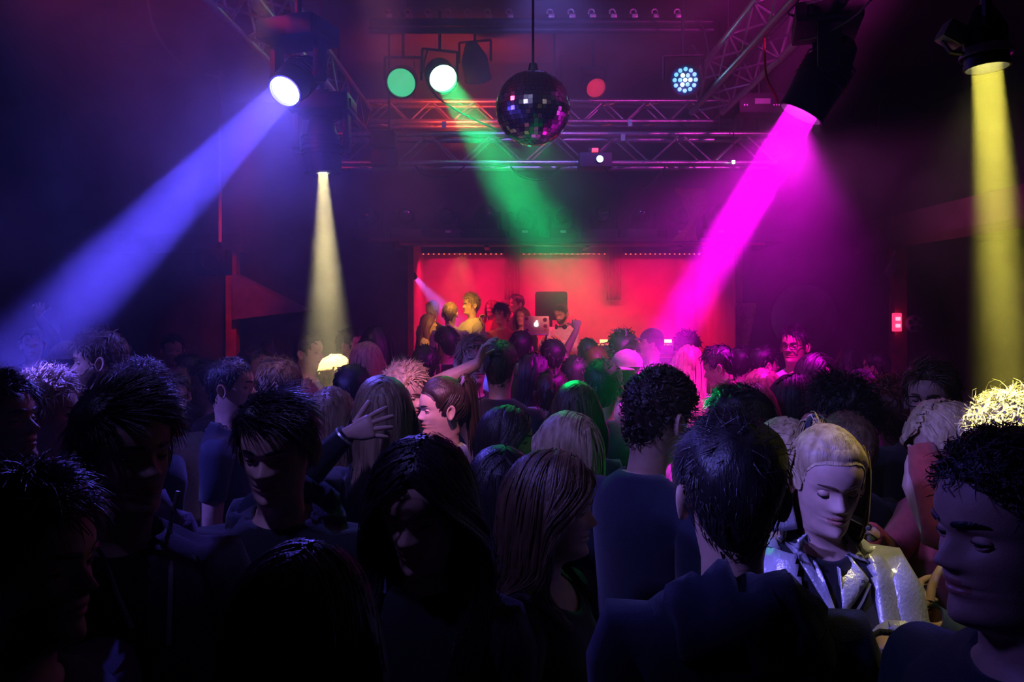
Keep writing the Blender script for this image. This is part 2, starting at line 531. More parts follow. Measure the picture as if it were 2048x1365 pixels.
lo = lm.build('logo', glow('logo_glow', (1, .98, .95), 6), t, smooth=0)
lo.location = (0, -.1345, .116); lo.rotation_euler = (math.radians(14), 0, 0)
M_STK = [mat('sticker_plum', (.25, .06, .12), .5, noise=.2, scale=80), mat('sticker_rose', (.6, .2, .2), .5, noise=.2, scale=80), mat('sticker_dark', (.12, .06, .06), .5, noise=.2, scale=80)]
for k, (sx, sz, r_) in enumerate(((-.115, .07, .020), (-.12, -.01, .016), (.105, .06, .026), (.11, -.02, .024), (.11, -.07, .016), (-.11, -.07, .018))):
    s_ = MB().lathe([(0, .0035), (r_, .003), (r_, 0)], 16, Matrix.Rotation(PI / 2, 4, 'X')).build('sticker', M_STK[k % 3], t)
    s_.location = (sx, -.130 + sz * -.25 - .004, .116 + sz * .97); s_.rotation_euler = (math.radians(14), 0, 0)
# loudspeaker behind the dj
c = P(1102, 612, 11.2)
t = thing('loudspeaker', (c.x, 11.2, STZ), 'large dark loudspeaker on a stand behind the bearded man at the laptop', 'loudspeaker')
MB().box((0, 0, c.z - STZ), (.44, .36, .40), bev=.04).build('cabinet', M_BLACKP, t)
MB().box((0, -.182, c.z - STZ), (.36, .012, .32), bev=.004).build('grille', mat('grille_mesh', (.02, .02, .02), .7, bump=.6, bscale=500), t)
MB().tube([(0, 0, .62), (0, 0, c.z - STZ - .19)], .02, 10).build('pole', M_BLACK, t)
for k in range(3):
    a = 2.1 * k
    MB().tube([(0, 0, .65), (.35 * math.cos(a), .35 * math.sin(a), .012)], .012, 8).build('leg', M_BLACK, t)
# little blue lamp on the left jamb
c = P(829, 554, 9.25)
t = thing('moving_spotlight', c, 'tiny blue-white spotlight on the left jamb of the stage opening', 'spotlight')
head_parts(t, DSTB - c, .028, .10, glow('blue_white_lens', (.5, .55, 1), 12), seg=16)
MB().box((-.025, .03, .02), (.05, .03, .03)).build('bracket', M_BLACK, t)
# pale mesh globe right of the stage, hanging on the dark wall
c = P(1625, 640, 8.9)
t = thing('wall_disc', (c.x, 9.15, c.z + .02), 'big round pale disc on the dark wall right of the stage', 'disc')
MB().lathe([(0, .06), (.2, .055), (.34, .03), (.385, .0), (.385, -.02), (0, -.03)], 48, Matrix.Rotation(PI / 2, 4, 'X')).build('face', mat('pale_disc_paint', (.30, .26, .30), .7, noise=.15, scale=5), t)
MB().lathe([(.385, .012), (.40, .016), (.405, 0), (.40, -.025)], 48, Matrix.Rotation(PI / 2, 4, 'X')).build('rim', M_BLACK, t)
c = P(1493, 645, 9.1)
o = MB(); vv = []; ff = []
for i in range(12):
    for j in range(7):
        u, v = i / 11, j / 6
        vv.append(((v - .5) * (.24 - .14 * u), -.03 * math.sin(v * 7 + u * 4), .22 - .5 * u))
        if i < 11 and j < 6:
            a = i * 7 + j; ff.append((a, a + 1, a + 8, a + 7))
o = o.add(vv, ff).build('hanging_cloth', MATS['orange_lit_cloth'], None, smooth=80)
md = o.modifiers.new('thick', 'SOLIDIFY'); md.thickness = .006
o.location = (c.x, 9.14, c.z)
tag(o, 'red cloth hanging on the dark wall beside the right jamb of the stage', 'cloth')

# ------------------------------------------------------------------ trusses
def truss(A, B_, s, label, up=Vector((0, 0, 1))):
    A = Vector(A); B_ = Vector(B_)
    L = (B_ - A).length
    x = (B_ - A).normalized(); y = up.cross(x).normalized(); z = x.cross(y)
    t = thing('hanging_truss', A, label, 'truss', 'aluminium lighting trusses under the ceiling')
    h = s / 2
    cm = None
    rot = Matrix((x, y, z)).transposed()
    for sy in (-h, h):
        for sz in (-h, h):
            if cm is None:
                o = MB().tube([(0, 0, 0), (L, 0, 0)], .024, 12).build('chord', M_ALU, t); cm = o.data
            else:
                o = bpy.data.objects.new('chord', cm); COL.objects.link(o); o.parent = t
            o.matrix_basis = Matrix.Translation(y * sy + z * sz) @ rot.to_4x4()
    n = int(L / (s * 1.05))
    st = L / n
    bl = math.hypot(st, s)
    bm_ = None
    def brace(p0, p1):
        nonlocal bm_
        if bm_ is None:
            o = MB().tube([(0, 0, 0), (0, 0, bl)], .0085, 6).build('brace', M_ALU, t); bm_ = o.data
        else:
            o = bpy.data.objects.new('brace', bm_); COL.objects.link(o); o.parent = t
        d = p1 - p0
        o.matrix_basis = Matrix.Translation(p0) @ d.to_track_quat('Z', 'Y').to_matrix().to_4x4()
    for k in range(n):
        a, b = k * st, (k + 1) * st
        f = 1 if k % 2 == 0 else -1
        for sy in (-h, h):
            brace(x * a + y * sy - z * h * f, x * b + y * sy + z * h * f)
        for sz in (-h, h):
            brace(x * a + z * sz - y * h * f, x * b + z * sz + y * h * f)
    for k in (.12, .5, .88):
        p = x * (L * k) + z * h
        MB().tube([p, Vector((p.x, p.y, CEIL - A.z))], .008, 6).build('steel_wire', M_BLACK, t)
    return t
T1 = truss((-1.45, 6.62, 3.228), (2.15, 6.62, 3.228), .235, 'wide front cross truss with silver chords behind the mirror ball')
T2 = truss((-1.35, 7.5, 3.755), (2.25, 7.5, 3.755), .19, 'slimmer rear cross truss higher up behind the mirror ball')
TL = truss((-1.42, 1.2, 3.62), (-1.42, 7.3, 3.62), .25, 'truss running away along the left side under the ceiling')
TR = truss((1.56, 1.2, 3.62), (1.56, 6.4, 3.62), .25, 'magenta-lit truss running away along the right side under the ceiling')
for px, py, lab in ((888, 250, 0), (1260, 246, 1), (1246, 275, 2)):
    c = local(T1, P(px, py, 6.46))
    MB().box(c, (.035, .006, .055)).build('cloth_tag', M_LABEL, T1)

# bar with hook clamps near the ceiling
t = thing('hanging_bar', (0, 6.16, 4.10), 'dark double pipe with a row of hook clamps close under the ceiling', 'lighting bar')
MB().tube([(-1.1, 0, -.03), (1.55, 0, -.03)], .026, 12).tube([(-1.1, .05, .05), (1.55, .05, .05)], .03, 12).build('pipe', M_BLACK, t)
cmh = None
for px in (775, 815, 855, 895, 935, 975, 1018, 1100, 1142, 1183, 1225, 1267, 1310, 1355):
    if cmh is None:
        m = MB()
        pr = [(.022 * math.cos(q), 0, .022 * math.sin(q)) for q in [PI * k / 10 - .3 for k in range(14)]]
        m.tube(pr, .007, 6).box((.012, 0, -.028), (.045, .02, .03), bev=.003)
        o = m.build('hook_clamp', mat('zinc_clamp', (.4, .4, .42), .45, .6, noise=.15), t); cmh = o.data
    else:
        o = bpy.data.objects.new('hook_clamp', cmh); COL.objects.link(o); o.parent = t
    c = P(px, 20, 6.1)
    o.location = local(t, (c.x, 6.11, 4.19))
for x in (-.8, 1.3):
    MB().tube([(x, 0, .05), (x, 0, .20)], .012, 6).build('hanger', M_BLACK, t)

# mirror ball
c = P(1066, 217, 4.4)
R = .205
t = thing('mirror_ball', c, 'mirror ball of small square tiles hanging before the cross truss', 'mirror ball')
m = MB(); r = np.random.default_rng(3)
prof = [(R * .985 * math.sin(PI * k / 24), -R * .985 * math.cos(PI * k / 24)) for k in range(25)]
MB().lathe(prof, 48).build('core', M_BLACK, t)
rows = 26
vv = []; ff = []
for i in range(rows):
    a0, a1 = PI * (i + .04) / rows, PI * (i + .96) / rows
    am = (a0 + a1) / 2
    n = max(5, int(2 * PI * math.sin(am) * rows / PI))
    for k in range(n):
        b0, b1 = 2 * PI * (k + .04) / n, 2 * PI * (k + .96) / n
        cpt = np.array([math.sin(am) * math.cos((b0 + b1) / 2), math.sin(am) * math.sin((b0 + b1) / 2), math.cos(am)])
        u = np.array([-math.sin((b0 + b1) / 2), math.cos((b0 + b1) / 2), 0]); w_ = np.cross(cpt, u)
        e1, e2 = r.normal(0, .05, 2)
        hs_ = R * PI / rows * .46; ws_ = R * math.sin(am) * (b1 - b0) / 2
        b = len(vv)
        for du, dw in ((-1, -1), (1, -1), (1, 1), (-1, 1)):
            vv.append(cpt * (R * .998 + ws_ * du * e1 + hs_ * dw * e2) + u * ws_ * du + w_ * hs_ * dw)
        ff.append((b, b + 1, b + 2, b + 3))
m.add(np.array(vv), ff)
m.build('mirror_tiles', mat('mirror_glass', (.86, .86, .88), .10, 1.0), t, smooth=0, kind='stuff')
MB().tube([(0, 0, R), (0, 0, CEIL - c.z - .09)], .007, 8).lathe([(0, R + .05), (.022, R + .04), (.03, R), (.03, R - .01)], 16).build('rod', M_BLACK, t)
MB().box((0, 0, CEIL - c.z - .05), (.12, .12, .09), bev=.01).build('motor', M_BLACK, t)

# ------------------------------------------------------------------ lamps
L_BLUE = glow('blue_lens', (.45, .55, 1.0), 22)
L_WARM = glow('warm_lens', (1, .9, .6), 16)
L_YEL = glow('yellow_lens', (1, .95, .45), 14)
L_MAG = glow('magenta_lens', (1, .25, 1), 16)
moving_light(SRC_BLUE, DST_BLUE, .075, .30, L_BLUE, 'black moving spotlight on the left truss throwing a blue beam to the left', 3.72)
moving_light(SRC_MAG, DST_MAG, .105, .36, L_MAG, 'big black moving spotlight on the right truss throwing a magenta beam down', 3.72, snout=.075)
moving_light(SRC_WARM, DST_WARM, .095, .34, L_WARM, 'black moving spotlight throwing a pale yellow beam straight down at the left', CEIL - .2, rl=.040)
def par(lens, target, r, L, lensmat, label, top, doors=False, group=None):
    lens = Vector(lens)
    ax = (Vector(target) - lens).normalized()
    t = thing('can_spotlight', lens, label, 'spotlight', group)
    q = ax.to_track_quat('Z', 'Y').to_matrix().to_4x4()
    MB().lathe([(0, -L), (r * .45, -L), (r * .62, -L * .88), (r * .95, -L * .62), (r * 1.08, -L * .5), (r * 1.08, .03), (r * 1.14, .03), (r * 1.14, .04), (r * 1.03, .04), (r * 1.02, -.005)], 28, q).build('lamp_can', M_BLACK, t)
    MB().lathe([(r * 1.02, -.004), (r * .8, .004), (r * .4, .010), (0, .012)], 28, q).build('lens', lensmat, t)
    side = ax.cross(Vector((0, 0, 1))).normalized()
    piv = -ax * L * .4
    tp = Vector((piv.x, piv.y, top - lens.z))
    k = r * 1.35
    pts = [piv + side * k, piv + side * k + Vector((0, 0, r * 1.7)), piv - side * k + Vector((0, 0, r * 1.7)), piv - side * k]
    m = MB()
    for a, b in zip(pts, pts[1:]):
        m.tube([a, b], .011, 6)
    m.build('yoke', M_BLACK, t)
    MB().tube([piv + Vector((0, 0, r * 1.7)), tp], .012, 8).build('hanger', M_BLACK, t)
    return t
L_GRN = glow('green_lens', (.45, 1.0, .65), 9)
L_GRN2 = mat('pale_green_lens', (.3, .8, .5), .3, noise=.25, scale=14)
b = L_GRN2.node_tree.nodes['Principled BSDF']; b.inputs['Emission Color'].default_value = (.06, .85, .36, 1); b.inputs['Emission Strength'].default_value = 1.0
G_PAR = 'round can spotlights behind the mirror ball'
par(SRC_GRN, DST_GRN, .106, .30, L_GRN, 'bright green can spotlight throwing its beam past the mirror ball', CEIL, group=G_PAR)
c = P(803, 165, 6.3)
par(c, (-.75, 1.5, 1.6), .108, .30, L_GRN2, 'paler green can spotlight left of the bright green one', CEIL, group=G_PAR)
c = P(955, 150, 6.9)
par(c, (.3, 9.0, 1.2), .105, .28, M_LENSD, 'unlit can spotlight turned towards the stage right of the green ones', CEIL, group=G_PAR)
L_RED = mat('dim_red_lens', (.6, .1, .1), .3, noise=.3, scale=30)
b = L_RED.node_tree.nodes['Principled BSDF']; b.inputs['Emission Color'].default_value = (.75, .03, .05, 1); b.inputs['Emission Strength'].default_value = .75
c = P(1191, 175, 7.0)
par(c, (1.4, 3, 1.5), .085, .26, L_RED, 'dim red can spotlight right of the mirror ball', CEIL, group=G_PAR)
c = P(1370, 160, 5.68)
t = par(c, (.9, 1.0, 2.2), .105, .28, mat('cyan_lens_glass', (.05, .15, .3), .2, noise=.2), 'cyan LED can spotlight at the right before the magenta-lit truss', CEIL, group=G_PAR)
ax = (Vector((.9, 1, 2.2)) - c).normalized(); q = ax.to_track_quat('Z', 'Y').to_matrix().to_4x4()
led = None
gl = [glow('cyan_led', (.10, .55, 1), 2.2), glow('white_cyan_led', (.6, .95, 1), 6)]
for ring, n in ((0, 1), (.036, 6), (.074, 12)):
    for k in range(n):
        a = 2 * PI * k / n
        o = MB().lathe([(.015, .010), (.012, .018), (0, .021)], 10, Matrix.Translation((ring * math.cos(a), ring * math.sin(a), 0))).build('led', gl[1] if ring < .04 and k % 2 == 0 else gl[0], t)
        o.matrix_basis = q
t = par(SRC_YEL, DST_YEL, .045, .11, L_YEL, 'small lamp at the upper right throwing a yellow beam straight down', 2.9)
ax = (DST_YEL - SRC_YEL).normalized()
m = MB().lathe([(.048, -.012), (.058, .004), (.060, .012), (.055, .012), (.046, -.004)], 28, ax.to_track_quat('Z', 'Y').to_matrix().to_4x4())
m.build('reflector_rim', M_ALU, t)
MB().box((-.075, .01, .045), (.055, .05, .05), Matrix.Rotation(.5, 3, 'Y'), bev=.008).tube([(-.10, .01, .03), (-.085, .0, .0), (-.05, 0, -.005)], .006, 6).build('ballast_box', mat('olive_metal', (.35, .33, .2), .5, noise=.15), t)
o = MB().tube([(-.3, 0, 2.9 - SRC_YEL.z), (.9, 0, 2.9 - SRC_YEL.z)], .024, 10).build('pipe', M_BLACK, t)
for x in (-.25, .85):
    MB().tube([(x, 0, 2.9 - SRC_YEL.z), (x, 0, CEIL - SRC_YEL.z)], .010, 6).build('hanger', M_BLACK, t)
# dark hanging spotlight with display right of the truss, unlit
c = P(1498, 325, 7.0)
moving_light(c, c + Vector((-.05, -.05, -1)), .075, .42, M_LENSD, 'purple-lit hanging moving spotlight pointing straight down right of the cross truss', CEIL)
c2 = P(1518, 211, 6.3)
o = MB().box((0, 0, 0), (.36, .18, .16), bev=.012).build('power_box', M_BLACKP, None)
lb = MB().box((0, -.093, .01), (.12, .006, .042)).build('display', mat('white_display', (.75, .7, .78), .4, noise=.04), o)
m = MB()
for k in range(5):
    m.lathe([(.008, 0), (.007, .008), (0, .009)], 8, Matrix.Translation((-.14 + .02 * k if k < 2 else .09 + .02 * (k - 2), -.09, -.02)) @ Matrix.Rotation(PI / 2, 4, 'X'))
m.build('button_row', M_ALU, o)
MB().tube([(0, 0, .08), (0, 0, CEIL - c2.z)], .012, 6).build('hanger', M_BLACK, o)
o.location = c2
tag(o, 'black control box with a white display hanging right of the truss', 'control box')
# projector under the front truss
c = P(1190, 322, 6.42)
t = thing('hanging_projector', c, 'dark projector with a small blue-lit lens under the front cross truss', 'projector')
MB().box((0, .05, 0), (.26, .24, .115), bev=.015).build('shell', mat('projector_shell', (.06, .05, .10), .5, noise=.1), t)
MB().lathe([(.034, 0), (.034, .02), (.028, .022)], 20, Matrix.Translation((.03, -.07, 0)) @ Matrix.Rotation(PI / 2, 4, 'X')).build('lens_ring', M_BLACK, t)
MB().lathe([(.028, .014), (.016, .018), (0, .020)], 20, Matrix.Translation((.03, -.07, 0)) @ Matrix.Rotation(PI / 2, 4, 'X')).build('lens', glow('projector_lens', (.35, .6, 1), 6), t)
MB().lathe([(.006, 0), (0, .004)], 8, Matrix.Translation((-.005, -.07, .085)) @ Matrix.Rotation(PI / 2, 4, 'X')).box((-.005, -.05, .075), (.05, .04, .03), bev=.004).build('indicator', glow('red_indicator', (1, .05, .03), 2), t)
MB().box((0, .08, .085), (.10, .06, .06), bev=.006).build('clamp', M_BLACK, t)
c = P(770, 295, 6.42)
t = thing('hanging_box', c, 'pair of black gear boxes strapped to the left end of the front truss', 'gear box')
MB().box((0, .0, -.09), (.20, .14, .13), bev=.01).build('lower_box', M_BLACK, t)
MB().box((-.01, .0, .06), (.19, .14, .14), bev=.01).build('upper_box', M_BLACK, t)
MB().box((0, .06, 0), (.05, .05, .30), bev=.004).build('strap', M_CABLE, t)
for px, py, d, lab in ((1467, 321, 6.4, 'tiny white indicator lamp hanging beside the purple-lit spotlight'),):
    o = MB().lathe([(0, -.03), (.012, -.025), (.013, .0)], 10).lathe([(.013, 0), (.011, .03), (.004, .04), (.003, .35), (0, .36)], 10, mi=1).build('hanging_bulb', [glow('white_bulb', (.8, 1, .9), 6), M_BLACK], None)
    o.location = P(px, py, d)
    tag(o, lab, 'bulb')

# ------------------------------------------------------------------ sides
t = thing('trim_7', P(440, 0, 8.5), 'pale thin pipe running down the left side from the ceiling', 'pipe')
del t['label'], t['category']; bpy.data.objects.remove(t)
x = P(440, 0, 8.0).x
o = MB().tube([(x, 8.0, CEIL), (x, 8.0, 2.54)], .017, 10).build('hanging_pipe', M_WIRE, None)
o.location = (0, 0, 0)
tag(o, 'pale thin pipe hanging down from the ceiling at the left', 'pipe')
c = P(428, 525, 8.0)
t = thing('hanging_loudspeaker', (c.x, 8.0, c.z), 'dark loudspeaker at the foot of the pale pipe at the left', 'loudspeaker')
MB().box((0, 0, 0), (.30, .22, .26), bev=.02).build('cabinet', M_BLACKP, t)
MB().lathe([(.09, 0), (.085, .01), (.03, -.02), (0, -.012)], 24, Matrix.Translation((0, -.112, 0)) @ Matrix.Rotation(PI / 2, 4, 'X')).build('cone', mat('speaker_cone', (.05, .04, .06), .5, noise=.1), t)
MB().box((x - c.x, 0, .16), (.05, .05, .08)).build('clamp', M_BLACK, t)
px_ = P(465, 0, 10.2 - 1.3)
slab('trim_8', (px_.x - .058, 8.85, 0), (px_.x + .058, 8.97, 2.55), M_REDP)
slab('trim_9', (-4.9, 8.8, 2.55), (px_.x + .15, 9.0, 2.75), M_WALL)
# slanted canopy beyond the red post
a, b_, c_ = P(476, 548, 8.75), P(612, 622, 8.75), P(476, 640, 8.75)
a.x = c_.x = px_.x + .05
v = [(q.x, 8.75, q.z) for q in (a, b_, c_)]
v2 = [(q[0], 9.05, q[1 + 1]) for q in v]
o = MB().add(v + v2, [(0, 1, 2), (5, 4, 3), (0, 3, 4, 1), (1, 4, 5, 2), (2, 5, 3, 0)]).build('hanging_canopy', mat('purple_canvas', (.20, .10, .22), .8, noise=.2, scale=10, bump=.2), None, smooth=0)
tag(o, 'slanted canvas canopy beyond the red post at the left', 'canopy')
# right posts and the round lamp
px_ = P(1797, 0, 8.35)
slab('trim_10', (px_.x - .065, 8.3, 0), (px_.x + .065, 8.43, 2.60), M_REDP)
c = P(1796, 645, 8.25)
o = MB().box((0, 0, 0), (.085, .05, .19), bev=.01).build('sign_lamp', glow('pink_sign_lamp', (1, .04, .16), 1.3), None)
for k in range(2):
    MB().box((0, -.027, .035 - .07 * k), (.05, .006, .035), bev=.002).build('lamp_window', glow('pink_lamp_window', (1, .3, .45), 2.0), o)
o.location = (c.x, 8.275, c.z)
tag(o, 'small pink glowing lamp box mounted on the right-hand post', 'lamp')
c = P(1828, 648, 8.3)
t = thing('wall_lamp', c, 'small round lamp with dark petals beside the right-hand post', 'lamp')
MB().lathe([(0, .03), (.06, .028), (.088, .01), (.09, -.02), (0, -.03)], 28, Matrix.Rotation(PI / 2, 4, 'X')).build('bowl', mat('lilac_bowl', (.35, .30, .5), .4, noise=.1), t)
for k in range(5):
    a = 2 * PI * k / 5 + .3
    MB().lathe([(.026, .0), (.022, .008), (0, .010)], 12, Matrix.Translation((.05 * math.cos(a), -.026, .05 * math.sin(a))) @ Matrix.Rotation(PI / 2, 4, 'X')).build('petal', M_BLACK, t)
MB().tube([(-.09, .02, 0), (-.12, .02, 0)], .012, 6).tube([(.03, .0, -.08), (.06, .0, -.35)], .004, 5).build('arm', M_BLACK, t)
# cloth-like bracket under the gallery
o = MB().box((0, 0, 0), (.10, .06, .20), Matrix.Rotation(.5, 3, 'Y'), bev=.02).tube([(.0, 0, .05), (.04, 0, .18)], .012, 6).build('hanging_lamp', M_ALU, None)
o.location = P(1782, 535, 8.2)
tag(o, 'small silver lamp hanging under the gallery beam at the right', 'lamp')
# wires
def wire(pts, r, label, m=M_CABLE, name='hanging_cable'):
    # smooth through the points
    P_ = [Vector(p) for p in pts]
    out = []
    for i in range(len(P_) - 1):
        p0 = P_[max(i - 1, 0)]; p1 = P_[i]; p2 = P_[i + 1]; p3 = P_[min(i + 2, len(P_) - 1)]
        for k in range(6):
            s = k / 6
            out.append(.5 * ((2 * p1) + (p2 - p0) * s + (2 * p0 - 5 * p1 + 4 * p2 - p3) * s * s + (3 * p1 - p0 - 3 * p2 + p3) * s ** 3))
    out.append(P_[-1])
    o = MB().tube(out, r, 6).build(name, m, None)
    tag(o, label, 'cable')
wire([P(296, 0, 5.6), P(310, 60, 5.9), P(345, 110, 6.4), P(380, 140, 7.0), P(420, 150, 7.8), P(440, 154, 7.98)], .012, 'pale wire looping from the ceiling to the thin pipe at the left', M_WIRE)
wire([P(1795, 168, 9.17), P(1765, 195, 9.17), P(1757, 235, 9.17), P(1755, 262, 9.17), P(1735, 247, 9.17)], .009, 'loose thin wire dangling before the right wall', M_WIRE)
wire([P(1742, 0, 3.6), P(1700, 40, 3.9), P(1640, 72, 4.2), P(1600, 80, 4.4)], .006, 'thin cable slung from the ceiling to the right truss')
wire([P(855, 100, 6.3), P(848, 140, 6.3), P(870, 190, 6.4), P(930, 230, 6.5), P(1000, 262, 6.55)], .008, 'black cable drooping from the bright green spotlight')
wire([P(1020, 330, 6.5), P(1040, 352, 6.5), P(1085, 360, 6.5), P(1120, 335, 6.5)], .007, 'black cable loop under the middle of the front truss')
wire([P(1205, 330, 6.45), P(1240, 372, 6.45), P(1290, 378, 6.45), P(1330, 335, 6.5)], .007, 'black cable loop under the front truss right of the projector')
wire([P(830, 330, 6.5), P(850, 350, 6.5), P(900, 352, 6.5), P(930, 332, 6.5)], .006, 'black cable loop under the left half of the front truss')
wire([Vector((1.435, 4.55, 3.478)), P(1532, 150, 4.55), P(1548, 185, 4.55), P(1556, 205, 4.6)], .007, 'red cable hanging from the right truss', M_REDP)
wire([P(1385, 90, 6.1), P(1420, 140, 6.1), P(1408, 60, 6.1), P(1390, 40, 6.1)], .008, 'bunched cable above the cyan spotlight')
# ------------------------------------------------------------------ people
def terp(x, tab):
    a = np.array(tab, float)
    return np.interp(x, a[:, 0], a[:, 1])
def sstep(x, a, b):
    t = np.clip((x - a) / (b - a), 0, 1)
    return t * t * (3 - 2 * t)
def unit(v):
    v = np.asarray(v, float)
    return v / (np.linalg.norm(v, axis=-1, keepdims=True) + 1e-12)
def gauss(x, s):
    return np.exp(-.5 * (x / s) ** 2)

HW = [(-.09, .060), (-.06, .056), (-.03, .054), (0, .054), (.02, .0575), (.045, .063), (.07, .067), (.10, .070), (.13, .073), (.16, .0745), (.185, .0705), (.205, .059), (.22, .041), (.228, .024), (.232, .004)]
HF = [(-.09, .040), (-.06, .034), (-.03, .036), (-.014, .044), (-.004, .070), (.004, .086), (.012, .0915), (.022, .092), (.035, .0865), (.05, .0895), (.065, .0915), (.08, .0915), (.10, .090), (.12, .089), (.135, .0945), (.155, .0945), (.18, .086), (.2, .070), (.215, .050), (.225, .029), (.232, .004)]
HB = [(-.09, .078), (-.06, .071), (-.03, .067), (0, .069), (.03, .076), (.06, .087), (.09, .097), (.13, .105), (.16, .1035), (.185, .094), (.205, .077), (.22, .054), (.228, .031), (.232, .004)]
HP = [(-.09, 2), (-.03, 2), (-.01, 1.65), (0, 1.5), (.02, 1.72), (.05, 1.9), (.08, 2.05), (.12, 2.15), (.16, 2.15), (.2, 2), (.24, 2)]

def head_pts(th, zz, fem=False, nose=1.0, bare=False):
    """surface of the head: th = 0 front, positive towards +x; zz from the chin up"""
    th = np.asarray(th, float); zz = np.asarray(zz, float)
    w = terp(zz, HW); f = terp(zz, HF); b = terp(zz, HB); p = terp(zz, HP)
    if fem:
        k = sstep(zz, .11, .0) * (zz > -.012)
        w = w * (1 - .07 * k) * np.where(zz < -.01, .86, 1.0)
        b = np.where(zz < 0, b * .9, b)
        f = np.where(zz < -.01, f * .92, f)
    c = np.cos(th); s = np.sin(th)
    x = np.where(c > 0, w * np.sign(s) * np.abs(s) ** (2 / p), w * s)
    y = np.where(c > 0, -f * np.abs(c) ** (2 / p), -b * c)
    if not bare:
        g = np.clip(c, 0, 1) ** .5
        nz = terp(zz, [(.07, 0), (.074, .004), (.078, .013), (.082, .021), (.087, .0245), (.095, .0195), (.105, .0125), (.115, .0065), (.126, .0025), (.14, 0)]) * nose * (.86 if fem else 1)
        ws = terp(zz, [(.07, .0125), (.085, .0115), (.1, .0085), (.13, .0075)])
        d = nz * gauss(x, ws)
        for sx in (-1, 1):
            d = d + .006 * gauss(x - sx * .0145, .0055) * gauss(zz - .080, .0055)
            d = d - .0115 * gauss(x - sx * .031, .0135) * gauss(zz - .1135, .0105)
            d = d + (.0025 if fem else .0045) * gauss(x - sx * .026, .017) * gauss(zz - .131, .006)
            d = d + .0035 * gauss(x - sx * .043, .014) * gauss(zz - .092, .013)
            d = d - .004 * gauss(x - sx * .046, .012) * gauss(zz - .055, .016)
        lipw = .019
        d = d + (.0065 if fem else .005) * gauss(x, lipw) * gauss(zz - .0585, .0042)
        d = d + (.0075 if fem else .006) * gauss(x, lipw * .9) * gauss(zz - .0465, .0045)
        d = d - .0055 * gauss(x, .021) * gauss(zz - .0527, .0018)
        d = d + .005 * gauss(x, .014) * gauss(zz - .016, .010)
        y = y - d * g
    return np.stack([x, y, zz + 0 * x], -1)

SKC = np.array([0, .006, .118])
SKA = np.array([.0775, .1005, .1165])
def skull_out(p, eps, soft=0.0):
    """push points out of the skull by eps metres"""
    A = SKA + np.asarray(eps)[..., None] if np.ndim(eps) else SKA + eps
    q = (p - SKC) / A
    r = np.linalg.norm(q, axis=-1, keepdims=True)
    return np.where(r < 1, SKC + q / np.maximum(r, 1e-6) * A, p)
def skull_n(p):
    return unit((p - SKC) / SKA ** 2)

HROWS = np.array([-.051, -.044, -.030, -.018, -.010, -.004, .001, .006, .012, .018, .025, .032, .038, .0425, .0465, .0500, .0527, .0555, .0585, .063, .068, .073, .077, .080, .083, .087, .091, .096, .101, .106, .111, .116, .121, .126, .131, .137, .145, .154, .164, .174, .184, .194, .203, .211, .218, .224, .2285, .2315])
HROWS_LO = np.array([-.05, -.028, -.012, -.003, .006, .016, .028, .039, .0465, .0527, .0585, .068, .076, .082, .088, .097, .106, .114, .122, .131, .143, .158, .175, .192, .206, .218, .227, .2315])

TORSO_M = [(.855, .152, .112, .012), (.90, .163, .122, .012), (.95, .163, .120, .010), (1.01, .152, .110, .004), (1.08, .143, .104, 0), (1.15, .144, .107, 0), (1.21, .150, .113, 0), (1.27, .157, .118, .002), (1.315, .162, .119, .004), (1.355, .167, .115, .007), (1.39, .169, .106, .010), (1.418, .163, .096, .013), (1.441, .146, .084, .016), (1.459, .118, .073, .019), (1.474, .091, .066, .021), (1.487, .070, .061, .020)]
TORSO_F = [(.855, .158, .112, .014), (.90, .170, .124, .014), (.95, .163, .118, .010), (1.01, .142, .100, .002), (1.08, .126, .092, 0), (1.15, .129, .097, -.002), (1.21, .138, .112, -.008), (1.27, .145, .118, -.010), (1.315, .148, .113, -.005), (1.355, .150, .103, .004), (1.39, .151, .095, .010), (1.418, .144, .086, .013), (1.441, .128, .075, .016), (1.459, .102, .066, .018), (1.474, .079, .060, .020), (1.487, .060, .055, .020)]

def theta_cols(n):
    t = np.arange(n) / n * 2 - 1           # -1 .. 1 ; index n/2 is the front
    return PI * (.48 * t + .52 * t ** 3) if n >= 40 else PI * (.62 * t + .38 * t ** 3)

class Body:
    pass

def two_bone(S, Wt, pole, l1=.295, l2=.26):
    S = np.array(S, float); Wt = np.array(Wt, float)
    d = Wt - S; L = np.linalg.norm(d); L2 = min(L, (l1 + l2) * .995)
    Wt = S + d / L * L2
    a = (l1 * l1 - l2 * l2 + L2 * L2) / (2 * L2)
    h = math.sqrt(max(l1 * l1 - a * a, 0))
    u = d / L
    p = np.array(pole, float) - u * np.dot(pole, u)
    p = p / (np.linalg.norm(p) + 1e-9)
    return S + u * a + p * h, Wt

def rotate_about(v, axis, ang):
    axis = unit(axis)
    c, s = math.cos(ang), math.sin(ang)
    return v * c + np.cross(axis, v) * s + axis * np.dot(axis, v) * (1 - c)

